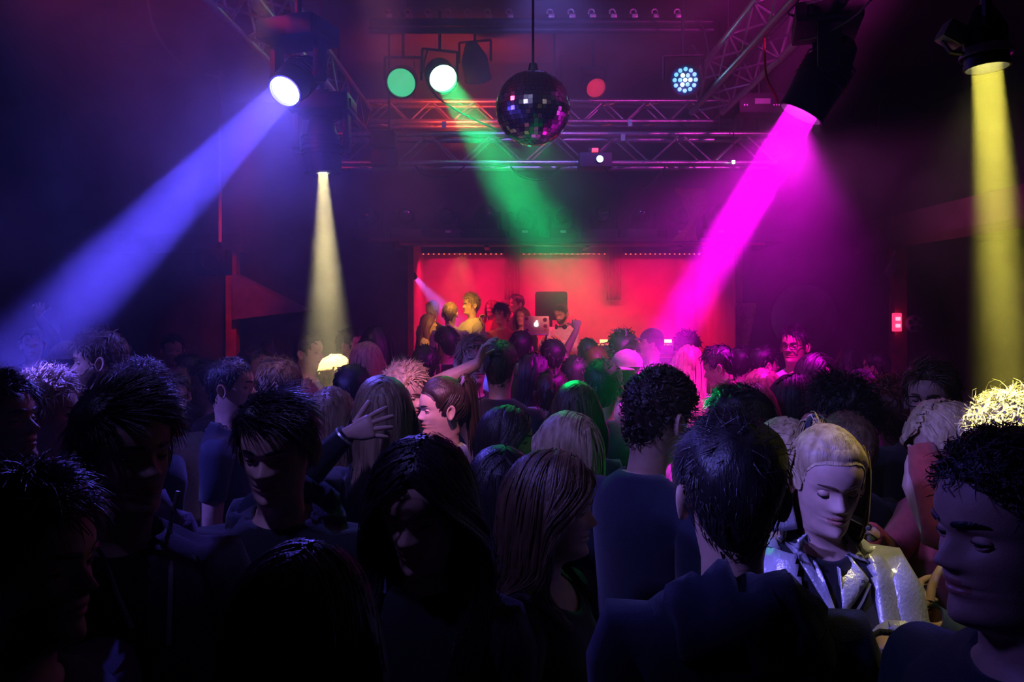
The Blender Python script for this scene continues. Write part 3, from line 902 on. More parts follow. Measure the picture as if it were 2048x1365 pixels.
def make_body(H, fem, arms, lod, hs, bw=1.0, nose=1.0, eyes=True):
    """one continuous skin: legs, torso, neck, head, arms; returns verts, faces, material indices and the regions of the faces"""
    N = 48 if lod == 0 else (40 if lod == 1 else 28)
    chin = H - .232 * hs
    bs = chin / 1.548
    th = theta_cols(N)
    V = []; Fc = []; REG = []; MI = []
    torso = np.array(TORSO_F if fem else TORSO_M)
    if lod == 2:
        torso = torso[[0, 2, 3, 4, 6, 7, 9, 10, 11, 12, 13, 14, 15]]
    nt_ = len(torso)
    c, s = np.cos(th), np.sin(th)
    p = 2.35
    for (z, w, d, cy0) in torso:
        w = w * bw * bs; d = d * bw * bs
        pz = p if z < 1.43 else 2.1
        x = w * np.sign(s) * np.abs(s) ** (2 / pz)
        y = -d * np.sign(c) * np.abs(c) ** (2 / pz) + cy0
        zz = np.full_like(x, z * bs)
        if fem:                                   # bust
            b = gauss(z - 1.245, .045) * .028
            y = y - b * (gauss(x - .07, .04) + gauss(x + .07, .04)) * (c > 0)
        zz = zz + .012 * sstep(z, 1.40, 1.46) * (c < 0)
        V.append(np.stack([x, y, zz], -1))
    rows = HROWS if lod == 0 else HROWS_LO
    for zz in rows:
        q = head_pts(th, np.full(N, zz), fem, nose)
        q = q * hs
        q[:, 2] += chin
        q[:, 1] += .012 * 0
        V.append(q)
    nr = len(V)
    V = np.concatenate(V)
    idx = lambda r, k: r * N + k % N
    # arm openings
    zt = torso[:, 0]
    r0 = int(np.argmin(np.abs(zt - 1.27))); r1 = int(np.argmin(np.abs(zt - 1.441)))
    sides = {}
    for sg in (1, -1):
        ks = [k for k in range(N) if abs(abs(th[k]) - PI / 2) < .60 and np.sign(th[k]) == sg]
        sides[sg] = (min(ks), max(ks))
    def in_patch(r, k):
        if r0 <= r < r1:
            for sg in (1, -1):
                a, b = sides[sg]
                if a <= k < b:
                    return True
        return False
    for r in range(nr - 1):
        for k in range(N):
            if in_patch(r, k):
                continue
            Fc.append((idx(r, k), idx(r, k + 1), idx(r + 1, k + 1), idx(r + 1, k)))
            REG.append(('t', r) if r < nt_ - 1 else ('h', r))
    top = len(V)
    V = np.vstack([V, [[0, .004 * hs, chin + .2325 * hs]]])
    for k in range(N):
        Fc.append((idx(nr - 1, k), idx(nr - 1, k + 1), top)); REG.append(('h', nr))
    V = list(V)
    B = Body()
    B.chin = chin; B.bs = bs; B.hs = hs; B.nt = nt_; B.N = N; B.torso = torso; B.bw = bw; B.fem = fem
    B.hands = {}
    # arms
    for sg in (1, -1):
        a, b = sides[sg]
        loop = [idx(r0, k) for k in range(a, b + 1)] + [idx(r, b) for r in range(r0 + 1, r1 + 1)] + [idx(r1, k) for k in range(b - 1, a - 1, -1)] + [idx(r, a) for r in range(r1 - 1, r0, -1)]
        lp = np.array([V[i] for i in loop])
        cen = lp.mean(0)
        ang = np.arctan2(lp[:, 2] - cen[2], lp[:, 1] - cen[1])
        spec = arms.get('L' if sg > 0 else 'R')
        sxx = (.152 if fem else .172) * bw * bs
        S = np.array([sg * sxx, .010, 1.392 * bs])
        if spec is None:
            spec = {}
        if 'to' in spec:
            E, Wr = two_bone(S, spec['to'], spec.get('pole', (sg * .5, .2, -1)), .295 * bs, .26 * bs)
        else:
            a1 = unit(np.array([sg * spec.get('out', .10), spec.get('fwd', .04), -1]))
            a2 = unit(np.array([sg * spec.get('out2', .0), spec.get('fwd2', -.16), -spec.get('down2', 1)]))
            E = S + a1 * .295 * bs; Wr = E + a2 * .26 * bs
        d1 = unit(E - S); d2 = unit(Wr - E)
        o = np.array([sg, 0, 0.])
        ff = .86 if fem else 1.0
        bend = unit(d1 + d2)
        st = [(S + o * .008 + d1 * .004, unit(o + d1 * .55), .066), (S + d1 * .055 + o * .010, unit(d1 + o * .35), .060),
              (S * .62 + E * .38, d1, .052), (S * .3 + E * .7, d1, .045), (S * .1 + E * .9, unit(d1 * .8 + bend * .2), .0425), (E, bend, .0415),
              (E * .86 + Wr * .14, unit(d2 * .8 + bend * .2), .0435), (E * .6 + Wr * .4, d2, .041), (E * .3 + Wr * .7, d2, .033), (Wr, d2, .0275)]
        U = np.array([0, 1., 0]); Vv = np.array([0, 0, 1.])
        # outward normal frame: U along y, V along z, looking along sg*x
        nrm = o.copy()
        hd = unit(np.array(spec.get('hand', d2), float))
        frames = []
        for cpt, nv, rr in st:
            ax = np.cross(nrm, nv); sn = np.linalg.norm(ax)
            if sn > 1e-6:
                an = math.atan2(sn, float(np.dot(nrm, nv)))
                U = rotate_about(U, ax, an); Vv = rotate_about(Vv, ax, an)
            nrm = nv
            frames.append([cpt, U.copy(), Vv.copy(), rr * ff * (bw * .5 + .5)])
        # hand frame
        ax = np.cross(nrm, hd); sn = np.linalg.norm(ax)
        Uh, Vh = U.copy(), Vv.copy()
        if sn > 1e-6:
            an = math.atan2(sn, float(np.dot(nrm, hd)))
            Uh = rotate_about(U, ax, an); Vh = rotate_about(Vv, ax, an)
        pn = np.array(spec.get('palm', (-sg, 0, 0)), float)      # direction the palm faces
        pn = unit(pn - hd * np.dot(pn, hd) + 1e-9)
        # want the thin direction along pn: angle of pn in the (Uh,Vh) frame
        twist = math.atan2(float(np.dot(pn, Vh)), float(np.dot(pn, Uh)))
        tw = (twist + PI / 2) % PI - PI / 2                       # ellipse: modulo pi
        prev = loop
        for j, (cpt, u, v, rr) in enumerate(frames):
            k_ = 0
            ring = [cpt + rr * (math.cos(q) * u + math.sin(q) * v) for q in ang]
            ids = list(range(len(V), len(V) + len(ring)))
            V.extend(ring)
            for m in range(len(ids)):
                n_ = (m + 1) % len(ids)
                Fc.append((prev[m], prev[n_], ids[n_], ids[m])); REG.append(('a', sg, j))
            prev = ids
        hsz = (.9 if fem else 1.0) * spec.get('hsize', 1.0)
        ths = math.cos(twist), math.sin(twist)
        for (al, hw, ht) in ((.022, .029, .020), (.045, .039, .0165), (.075, .043, .0145), (.094, .041, .0115)):
            cpt = Wr + hd * al * hsz
            ring = []
            for q in ang:
                # coordinate along the thin axis and the wide axis
                thin = math.cos(q - twist); wide = math.sin(q - twist)
                wd = rotate_about(pn, hd, PI / 2)
                ring.append(cpt + hsz * (pn * ht * thin + wd * hw * wide))
            ids = list(range(len(V), len(V) + len(ring)))
            V.extend(ring)
            for m in range(len(ids)):
                n_ = (m + 1) % len(ids)
                Fc.append((prev[m], prev[n_], ids[n_], ids[m])); REG.append(('p', sg, 0))
            prev = ids
        Fc.append(tuple(prev)); REG.append(('p', sg, 0))
        # fingers
        wd = rotate_about(pn, hd, PI / 2)
        tside = spec.get('thumb', 1 if sg > 0 else -1)
        curl = spec.get('curl', .35)
        nseg = 7 if lod == 0 else 5
        def finger(base, d0, axis, lens, rad, bends):
            pts = [base]; d = d0; ds = [d0]
            for L, bnd in zip(lens, bends):
                d = unit(rotate_about(d, axis, bnd))
                pts.append(pts[-1] + d * L); ds.append(d)
            rads = [rad * 1.02, rad, rad * .93, rad * .82]
            allp = []; allr = []; alld = []
            for i in range(len(pts)):
                allp.append(pts[i]); allr.append(rads[i]); alld.append(unit(ds[i] + ds[min(i + 1, len(ds) - 1)]))
            allp.append(pts[-1] + ds[-1] * rad * .55); allr.append(rad * .45); alld.append(ds[-1])
            n0 = len(V); u = None
            for q, r_, dd in zip(allp, allr, alld):
                u = unit(np.cross(dd, axis)) if u is None else unit(u - dd * np.dot(u, dd))
                w_ = np.cross(dd, u)
                for k in range(nseg):
                    t_ = 2 * PI * k / nseg
                    V.append(q + r_ * (math.cos(t_) * u + math.sin(t_) * w_))
            for i in range(len(allp) - 1):
                for k in range(nseg):
                    k2 = (k + 1) % nseg
                    Fc.append((n0 + i * nseg + k, n0 + i * nseg + k2, n0 + (i + 1) * nseg + k2, n0 + (i + 1) * nseg + k)); REG.append(('p', sg, 1))
            Fc.append(tuple(n0 + (len(allp) - 1) * nseg + k for k in range(nseg))); REG.append(('p', sg, 1))
        axis = np.cross(hd, pn)
        spread = spec.get('spread', .10)
        for q, (ofs, L, rr) in enumerate(((.031, .070, .0088), (.0105, .078, .0090), (-.0105, .072, .0086), (-.030, .056, .0077))):
            base = Wr + hsz * (hd * (.086 - .004 * abs(q - 1)) + wd * tside * ofs)
            d0 = unit(hd + wd * tside * (1.3 - q) * spread)
            cq = curl * (1 + .10 * q)
            finger(base, d0, axis, [L * .46 * hsz, L * .31 * hsz, L * .23 * hsz], rr * hsz, [cq * .8, cq * 1.1, cq * .7])
        tb = Wr + hsz * (hd * .030 + wd * tside * .026 + pn * .006)
        finger(tb, unit(hd * .75 + wd * tside * .75 + pn * .25), axis, [.036 * hsz, .030 * hsz, .024 * hsz], .0105 * hsz, [.12, curl * .5, curl * .4])
        B.hands[sg] = dict(wrist=Wr, dir=hd, palm=pn, elbow=E, shoulder=S, wide=wd)
    # legs
    f0 = N // 2
    tb = torso[0]
    zc = (tb[0] - .035) * bs
    cr = []
    yf = V[idx(0, f0)][1]; yb = V[idx(0, 0)][1]
    for t in (.25, .5, .75):
        cr.append(len(V)); V.append(np.array([0, yb + (yf - yb) * t, zc - .012]))
    for sg in (1, -1):
        if sg > 0:
            loop = [idx(0, k) for k in range(f0, N)] + [idx(0, 0)] + cr
        else:
            loop = [idx(0, k) for k in range(0, f0 + 1)] + list(reversed(cr))
        lp = np.array([V[i] for i in loop])
        cen = np.array([sg * .085 * bs, .012, 0])
        ang = np.arctan2(lp[:, 1] - cen[1], lp[:, 0] - cen[0])
        xk = .092 * bs
        ex = 1.0
        st = [((sg * .088 * bs, .010, .79 * bs), .083, .094, 0), ((sg * xk, .004, .64 * bs), .072, .080, 0), ((sg * xk, 0, .50 * bs), .055, .060, 0), ((sg * xk, .010, .36 * bs), .052, .060, 0), ((sg * xk, .012, .20 * bs), .041, .045, 0), ((sg * xk, .010, .105 * bs), .036, .042, 0), ((sg * xk, -.004, .062), .040, .064, 0), ((sg * xk, -.035, .034), .046, .110, 0), ((sg * xk, -.038, .012), .045, .112, 0), ((sg * xk, -.038, .001), .042, .108, 0)]
        prev = loop
        for j, (cc, rx, ry, _) in enumerate(st):
            ring = [np.array(cc) + np.array([rx * bw * math.cos(q), ry * (bw if j < 6 else 1) * math.sin(q), 0]) for q in ang]
            ids = list(range(len(V), len(V) + len(ring)))
            V.extend(ring)
            for m in range(len(ids)):
                n_ = (m + 1) % len(ids)
                Fc.append((prev[n_], prev[m], ids[m], ids[n_])); REG.append(('l', sg, j))
            prev = ids
        Fc.append(tuple(prev)); REG.append(('l', sg, 99))
    V = np.array([np.asarray(q, float) for q in V])
    MI = [1 if (R[0] == 'l' and R[2] >= 6) else 0 for R in REG]
    for i, R in enumerate(REG):
        if R[0] == 'h':
            m_ = V[list(Fc[i])].mean(0)
            z_ = (m_[2] - chin) / hs
            if abs(m_[0]) < .024 * hs and m_[1] < -.06 * hs and abs(z_ - .0527) < .0095 * (1 - (m_[0] / (.027 * hs)) ** 2) ** .5:
                MI[i] = 4
    # ears and eyes (same mesh)
    Vl = [V]; n = len(V)
    ne = 14 if lod < 2 else 9
    for sg in (1, -1):
        cen = np.array([sg * .0725, .012, .100])
        rr = [(0, .002), (.45, .001), (.72, .010), (.92, .0145), (1.02, .010), (.98, .000), (.62, -.010)]
        pts = []
        for r_, h in rr:
            for k in range(ne):
                a_ = 2 * PI * k / ne
                yy = math.cos(a_) * .0185 * r_; zz = math.sin(a_) * .032 * r_
                yy += .006 * zz / .032
                if zz < 0: yy *= (1 + zz / .032 * .35)
                pts.append(cen + np.array([sg * (h * .85 + .009 + max(yy, 0) * .40), yy, zz]))
        pts = np.array(pts) * hs; pts[:, 2] += chin
        for i in range(len(rr) - 1):
            for k in range(ne):
                k2 = (k + 1) % ne
                q = (n + i * ne + k, n + i * ne + k2, n + (i + 1) * ne + k2, n + (i + 1) * ne + k)
                Fc.append(q if sg > 0 else tuple(reversed(q))); REG.append(('e', sg)); MI.append(0)
        Vl.append(pts); n += len(pts)
    if eyes:
        nu, nv = (12, 9) if lod == 0 else (8, 6)
        lid = eyes if isinstance(eyes, float) else .5
        for sg in (1, -1):
            cen = np.array([sg * .031, -.0680, .1135])
            pts = []
            for i in range(nv + 1):
                a_ = PI * .55 * i / nv
                for k in range(nu):
                    b_ = 2 * PI * k / nu
                    pts.append((.0118 * math.sin(a_) * math.cos(b_), -.0118 * math.cos(a_), .0118 * math.sin(a_) * math.sin(b_)))
            pts = (np.array(pts) + cen) * hs; pts[:, 2] += chin
            for i in range(nv):
                for k in range(nu):
                    Fc.append(tuple(q + n for q in (i * nu + k, i * nu + (k + 1) % nu, (i + 1) * nu + (k + 1) % nu, (i + 1) * nu + k))); REG.append(('y', sg))
                    MI.append(3 if i < round(nv * .52) else 2)
            Vl.append(pts); n += len(pts)
            na, nb_ = (13, 6) if lod == 0 else (9, 4)
            for e0, e1 in ((math.radians(38 - 70 * lid), math.radians(105)), (math.radians(-24), math.radians(-105))):
                pts = []
                for i in range(nb_ + 1):
                    e_ = e0 + (e1 - e0) * i / nb_
                    R_ = .0130 if i else .0119
                    if i: e_ = e0 + (e1 - e0) * (i - 1) / (nb_ - 1)
                    for k in range(na):
                        a_ = PI * k / (na - 1)
                        pts.append((R_ * 1.12 * math.cos(a_), -R_ * math.sin(a_) * math.cos(e_), R_ * math.sin(a_) * math.sin(e_)))
                pts = (np.array(pts) + cen) * hs; pts[:, 2] += chin
                for i in range(nb_):
                    for k in range(na - 1):
                        q = tuple(v + n for v in (i * na + k, i * na + k + 1, (i + 1) * na + k + 1, (i + 1) * na + k))
                        Fc.append(q if e0 > e1 else tuple(reversed(q))); REG.append(('y', sg)); MI.append(0)
                Vl.append(pts); n += len(pts)
    B.V = np.concatenate(Vl); B.F = Fc; B.REG = REG; B.MI = MI
    return B

def head_pose(V, B, yaw, pitch, roll, pivot_z=-.03):
    """turn the head on the neck"""
    if not (yaw or pitch or roll):
        return V
    V = np.asarray(V, float)
    zz = (V[..., 2] - B.chin) / B.hs
    R = np.array((Matrix.Rotation(yaw, 3, 'Z') @ Matrix.Rotation(pitch, 3, 'X') @ Matrix.Rotation(roll, 3, 'Y')))
    wgt = sstep(zz, -.085, -.012)
    # part of the chin hangs lower when nodding: points far in front follow the head
    far = sstep(-(V[..., 1]), .055, .075) * (zz > -.07) * (np.abs(V[..., 0]) < .06)
    wgt = np.maximum(wgt, far)
    piv = np.array([0, .022, B.chin + pivot_z])
    q = (V - piv) @ R.T + piv
    return V + (q - V) * wgt[..., None]

def hairline(th):
    a = np.abs(np.degrees(th))
    return np.interp(a, [0, 28, 48, 62, 74, 84, 96, 112, 130, 150, 180], [.190, .189, .180, .160, .105, .100, .128, .085, .045, .028, .022])

def cap_mesh(style, thick, lod, seed, lump=.25, hl=0.0, top=1.0):
    """the mass of hair on the scalp"""
    n, m = (56, 16) if lod == 0 else ((40, 12) if lod == 1 else (28, 9))
    th = np.linspace(-PI, PI, n, endpoint=False)
    pts = []
    r = np.random.default_rng(seed)
    ph = r.random(12) * 6.28
    for j in range(m):
        u = j / (m - 1)
        z0 = hairline(th) + hl
        z = z0 + (.2318 - z0) * math.sin(u * PI / 2) ** (.9)
        p = head_pts(th, z, bare=True)
        nn = skull_n(p)
        t = thick * (.25 + .75 * sstep(u, 0, .28)) * (1 + (top - 1) * sstep(z, .15, .22))
        a = th; q = z * 28
        no = (np.sin(a * 3 + ph[0] + q) + np.sin(a * 5 + ph[1] - q * 1.7) + np.sin(a * 9 + ph[2] + q * 2.3) + np.sin(a * 14 + ph[3] - 3 * q) * .8) / 3.6
        t = t * (1 + lump * no)
        if j == 0:
            t = t * 0 - .002
        pts.append(p + nn * t[:, None])
    V = np.concatenate(pts)
    f = []
    for j in range(m - 1):
        for k in range(n):
            f.append((j * n + k, j * n + (k + 1) % n, (j + 1) * n + (k + 1) % n, (j + 1) * n + k))
    f.append(tuple((m - 1) * n + k for k in range(n)))
    return V, f

def ribbons(paths, wid, nrm, thick=.35):
    """strands: paths n x m x 3, half widths n x m, normals n x m x 3"""
    n, m, _ = paths.shape
    t = np.gradient(paths, axis=1)
    t = unit(t)
    sd = unit(np.cross(t, nrm))
    up = np.cross(sd, t)
    a = paths + sd * wid[..., None]
    b = paths - sd * wid[..., None]
    c = paths + up * (wid * thick * 2)[..., None]
    V = np.stack([a, c, b], 2).reshape(-1, 3)
    i = np.arange(n)[:, None] * m * 3 + np.arange(m - 1)[None, :] * 3
    i = i.reshape(-1)
    f = np.concatenate([np.stack([i, i + 1, i + 4, i + 3], -1), np.stack([i + 1, i + 2, i + 5, i + 4], -1)])
    return V, f.tolist()

def short_locks(n, L, lift, comb, lod, seed, thick, curl=0.0, umin=0.0, width=.006, topL=1.6, hl=0.0, messy=.35):
    r = np.random.default_rng(seed)
    th = r.uniform(-PI, PI, n)
    u = np.clip(r.random(n) ** .85, umin, .985)
    z0 = hairline(th) + hl
    z = z0 + (.2318 - z0) * np.sin(u * PI / 2)
    p0 = head_pts(th, z, bare=True)
    nn = skull_n(p0)
    topw = sstep(z, .15, .215)
    down = np.array([0, 0, -1.0]) + 0 * p0
    cmb = np.array(comb, float) + 0 * p0
    cmb[:, 0] = cmb[:, 0] + np.sign(p0[:, 0]) * .35 * (1 - abs(comb[0]))
    back = np.where(p0[:, 1:2] > .02, 1, 0) * np.array([0, .35, 0])
    tan = down * (1 - topw)[:, None] + cmb * topw[:, None] + back + r.normal(0, messy, (n, 3))
    tan = unit(tan - nn * np.sum(tan * nn, -1, keepdims=True))
    m = 7 if lod == 0 else (5 if lod == 1 else 4)
    Ls = L * (1 + (topL - 1) * topw) * r.uniform(.7, 1.3, n)
    s = np.linspace(0, 1, m)
    base = p0 + nn * (thick * .55 * (.3 + .7 * sstep(u, 0, .25)))[:, None]
    path = base[:, None] + tan[:, None] * (Ls[:, None] * s)[..., None] + nn[:, None] * (lift * Ls[:, None] * (s - .55 * s ** 2))[..., None]
    if curl:
        bn = np.cross(tan, nn)
        ph = r.uniform(0, 6.28, n)
        ca = ph[:, None] + s * r.uniform(5, 9, n)[:, None]
        path = path + curl * (bn[:, None] * np.cos(ca)[..., None] + nn[:, None] * np.sin(ca)[..., None]) * np.minimum(1, s * 2)[None, :, None]
    path = skull_out(path, thick * .30)
    w = width * r.uniform(.6, 1.2, n)[:, None] * (1 - .75 * s ** 1.5)
    return ribbons(path, w, np.repeat(nn[:, None], m, 1))

def long_locks(n, length, lod, seed, thick, B, part=0.0, width=.011, wave=.006, front=True, tuck=0.0, sweep_back=0.0, roots=None):
    """hair that falls from the scalp to `length` below the chin (B gives the shoulders)"""
    r = np.random.default_rng(seed)
    th = r.uniform(-PI, PI, n)
    u = r.random(n) ** .75 * .97
    if roots:
        u = r.uniform(roots[0], roots[1], n)
        th = np.sign(th) * np.radians(r.uniform(roots[2], 180, n))
    z0 = np.maximum(hairline(th), .06)
    z = z0 + (.2318 - z0) * np.sin(u * PI / 2)
    p = head_pts(th, z, bare=True)
    n0 = skull_n(p)
    eps = thick * r.uniform(.55, 1.15, n)
    p = p + n0 * eps[:, None]
    m = 16 if lod == 0 else (11 if lod == 1 else 8)
    end = -length * r.uniform(.86, 1.04, n)
    total = (z - end) + .06
    step = total / (m - 1)
    sgn = np.where(p[:, 0] - part >= 0, 1.0, -1.0)
    path = [p.copy()]
    toback = np.abs(th) > math.radians(88)
    toback = toback | (r.random(n) < sweep_back)
    bsx = B.bs / B.hs
    for k in range(1, m):
        nn = skull_n(p)
        topw = sstep(nn[:, 2], .35, .95)
        d = np.zeros_like(p); d[:, 2] = -1
        d[:, 0] += sgn * 1.6 * topw
        d[:, 1] += .9 * topw * np.where(toback, 1.0, .15)
        fr = (p[:, 1] < -.015) & (p[:, 2] < .19) & (p[:, 2] > -.02)
        d[:, 0] += np.where(fr, sgn * .6, 0)
        d[:, 1] += np.where(fr, .75, 0)
        p = p + unit(d) * step[:, None]
        p = skull_out(p, eps + .006)
        # keep the face free
        z = p[:, 2]
        lim = np.where((p[:, 1] < -.01) & (z < .18) & (z > -.04), .066, 0)
        p[:, 0] = np.where(np.abs(p[:, 0]) < lim, sgn * lim, p[:, 0])
        # outside the neck
        nk = (z < .06) & (z > -.075)
        q = np.stack([p[:, 0] / .066, (p[:, 1] - .02) / .068], -1)
        rr = np.linalg.norm(q, axis=-1)
        k_ = np.where(nk & (rr < 1), 1 / np.maximum(rr, .2), 1)
        p[:, 0] *= k_; p[:, 1] = (p[:, 1] - .02) * k_ + .02
        # over the shoulders, chest and back
        zt = (z * B.hs + B.chin) / B.bs
        w_ = (terp(zt, B.torso[:, [0, 1]]) * B.bw + .02) * bsx; dd = (terp(zt, B.torso[:, [0, 2]]) * B.bw + .028) * bsx; c_ = terp(zt, B.torso[:, [0, 3]])
        low = zt < 1.475
        xr = np.clip(np.abs(p[:, 0]) / w_, 0, .98)
        need = dd * (1 - xr ** 2.3) ** (1 / 2.3)
        yb = np.where(toback, c_ + need + eps * .6, c_ - need - eps * .6)
        pushed = np.where(toback, np.maximum(p[:, 1], yb), np.minimum(p[:, 1], yb))
        p[:, 1] = np.where(low, p[:, 1] + (pushed - p[:, 1]) * .8, p[:, 1])
        inw = sstep(z, .03, -.10)
        p[:, 0] *= (1 - .03 * inw)
        path.append(p.copy())
    path = np.stack(path, 1)
    if wave:
        s = np.linspace(0, 1, m)
        ph = r.uniform(0, 6.28, n)[:, None]
        path[:, :, 0] += wave * np.sin(ph + s * 9) * s
        path[:, :, 1] += wave * np.cos(ph * 1.3 + s * 8) * s
    # smooth
    path[:, 1:-1] = path[:, 1:-1] * .5 + (path[:, :-2] + path[:, 2:]) * .25
    path[:, 1:-1] = path[:, 1:-1] * .5 + (path[:, :-2] + path[:, 2:]) * .25
    s = np.linspace(0, 1, m)
    w = width * r.uniform(.6, 1.3, n)[:, None] * (.75 + .5 * np.sin(s * PI) - .55 * s ** 4)
    cen = np.array([0, .02, 0.])
    nn = path - cen
    nn[..., 2] = np.maximum(path[..., 2] - .1, 0)
    return ribbons(path, w, unit(nn))

def tail_locks(n, lod, seed, root, length, rad=.028, width=.006, updir=(0, .6, .35), wave=.004):
    r = np.random.default_rng(seed)
    m = 12 if lod == 0 else 8
    s = np.linspace(0, 1, m)
    base = np.array(root) + r.normal(0, .006, (n, 3))
    a = r.uniform(0, 6.28, n); q = np.sqrt(r.random(n)) * rad
    x = np.cos(a) * q; y = np.sin(a) * q
    L = length * r.uniform(.8, 1.05, n)
    path = np.zeros((n, m, 3))
    grow = np.sin(np.minimum(s * 2.2, 1) * PI / 2) * (1 - .35 * s)
    path[:, :, 0] = base[:, 0:1] + x[:, None] * grow + updir[0] * .06 * np.sin(np.minimum(1, s * 3) * PI / 2)
    path[:, :, 1] = base[:, 1:2] + y[:, None] * grow + updir[1] * .06 * np.sin(np.minimum(1, s * 3) * PI / 2)
    path[:, :, 2] = base[:, 2:3] + updir[2] * .10 * np.sin(np.minimum(1, s * 2.5) * PI) - L[:, None] * s ** 1.35
    path[:, :, 0] += wave * np.sin(a[:, None] + s * 8) * s
    w = width * r.uniform(.6, 1.2, n)[:, None] * (1 - .7 * s ** 3)
    nn = np.zeros_like(path); nn[..., 0] = x[:, None]; nn[..., 1] = y[:, None] + .01
    return ribbons(path, w, unit(nn))

HAIRC = {'black': ((.006, .005, .006), (.018, .015, .016)), 'darkbrown': ((.018, .010, .007), (.045, .026, .017)), 'brown': ((.05, .027, .015), (.12, .068, .038)),
         'light': ((.16, .10, .05), (.34, .23, .13)), 'blond': ((.34, .23, .11), (.66, .50, .29)), 'white': ((.55, .48, .36), (.85, .80, .68)), 'red': ((.10, .028, .014), (.20, .06, .03))}
def hair_mat(c):
    a, b = HAIRC[c]
    return mat('hair_' + c, a, .42, 0, scale=60, color2=b, stretch=(1, 1, .12), bump=.25, bscale=260, spec=.5)
SKINC = {'fair': (.62, .40, .30), 'light': (.52, .32, .23), 'tan': (.40, .23, .15), 'brown': (.20, .105, .065)}
def skin_mat(c):
    k = SKINC[c]
    return mat('skin_' + c, k, .48, 0, noise=.10, scale=30, bump=.06, bscale=350, spec=.4)
def lip_mat(c):
    k = SKINC[c]
    return mat('lips_' + c, (k[0] * .82, k[1] * .52, k[2] * .52), .38, noise=.1, scale=60)
M_SHOE = mat('dark_shoe_leather', (.015, .013, .012), .5, noise=.2)
M_EYEW = mat('eye_white', (.72, .70, .68), .25)
M_IRIS = mat('iris_brown', (.035, .02, .012), .15, noise=.3, scale=200)
CLOTH = {'black': (.010, .010, .012), 'navy': (.016, .020, .045), 'charcoal': (.035, .035, .040), 'grey': (.16, .16, .17), 'white': (.72, .71, .70), 'purple': (.22, .16, .30), 'red': (.40, .06, .06), 'pink': (.62, .40, .44),
         'denim': (.05, .08, .16), 'brown': (.10, .06, .04), 'green': (.05, .08, .05), 'cream': (.60, .55, .45), 'blue': (.06, .09, .22)}
def cloth_mat(c):
    if c == 'stripe':
        if 'cloth_stripe' in MATS: return MATS['cloth_stripe']
        m = mat('cloth_stripe', (.7, .7, .7), .85, bump=.3, bscale=300)
        nt = m.node_tree
        tcn = [q for q in nt.nodes if q.type == 'TEX_COORD'][0]
        wv = nt.nodes.new('ShaderNodeTexWave'); wv.bands_direction = 'Z'; wv.inputs['Scale'].default_value = 9
        rp = nt.nodes.new('ShaderNodeValToRGB'); rp.color_ramp.interpolation = 'CONSTANT'
        rp.color_ramp.elements[0].color = (.02, .02, .03, 1); rp.color_ramp.elements[1].position = .55; rp.color_ramp.elements[1].color = (.72, .7, .72, 1)
        nt.links.new(tcn.outputs['Object'], wv.inputs['Vector']); nt.links.new(wv.outputs['Fac'], rp.inputs['Fac'])
        nt.links.new(rp.outputs['Color'], nt.nodes['Principled BSDF'].inputs['Base Color'])
        return m
    if c == 'silver':
        return mat('silver_leather', (.62, .62, .66), .34, .35, noise=.06, scale=25, bump=.22, bscale=140)
    return mat('cloth_' + c, CLOTH[c], .85, 0, noise=.12, scale=50, bump=.35, bscale=420, spec=.25, sheen=.25)

def mesh_obj(name, V, Fc, mats, parent=None, mi=None, smooth=True, fix=True):
    me = bpy.data.meshes.new(name)
    me.from_pydata(np.asarray(V).tolist(), [], Fc)
    for m in (mats if isinstance(mats, (list, tuple)) else [mats]):
        me.materials.append(m)
    if mi is not None:
        me.polygons.foreach_set('material_index', mi)
    if fix:
        bm = bmesh.new(); bm.from_mesh(me)
        bmesh.ops.recalc_face_normals(bm, faces=bm.faces[:])
        bm.to_mesh(me); bm.free()
    if smooth:
        me.polygons.foreach_set('use_smooth', [True] * len(me.polygons))
    me.update()
    o = bpy.data.objects.new(name, me)
    COL.objects.link(o)
    if parent is not None:
        o.parent = parent
    return o

def vnormals(V, Fc):
    N = np.zeros_like(V)
    q4 = np.array([f for f in Fc if len(f) == 4])
    if len(q4):
        n = np.cross(V[q4[:, 2]] - V[q4[:, 0]], V[q4[:, 3]] - V[q4[:, 1]])
        for k in range(4):
            np.add.at(N, q4[:, k], n)
    return unit(N)

def wrinkle(V, amp, seed):
    r = np.random.default_rng(seed)
    out = np.zeros(len(V))
    for k in range(5):
        d = unit(r.normal(0, 1, 3) * np.array([1.2, 1.2, .7])); fq = r.uniform(14, 42)
        ph = r.uniform(0, 6.28)
        warp = np.sin(V @ unit(r.normal(0, 1, 3)) * 11 + r.uniform(0, 6.28)) * 1.6
        out += np.sin(V @ d * fq + ph + warp) / (1 + .35 * k)
    return out * amp / 2

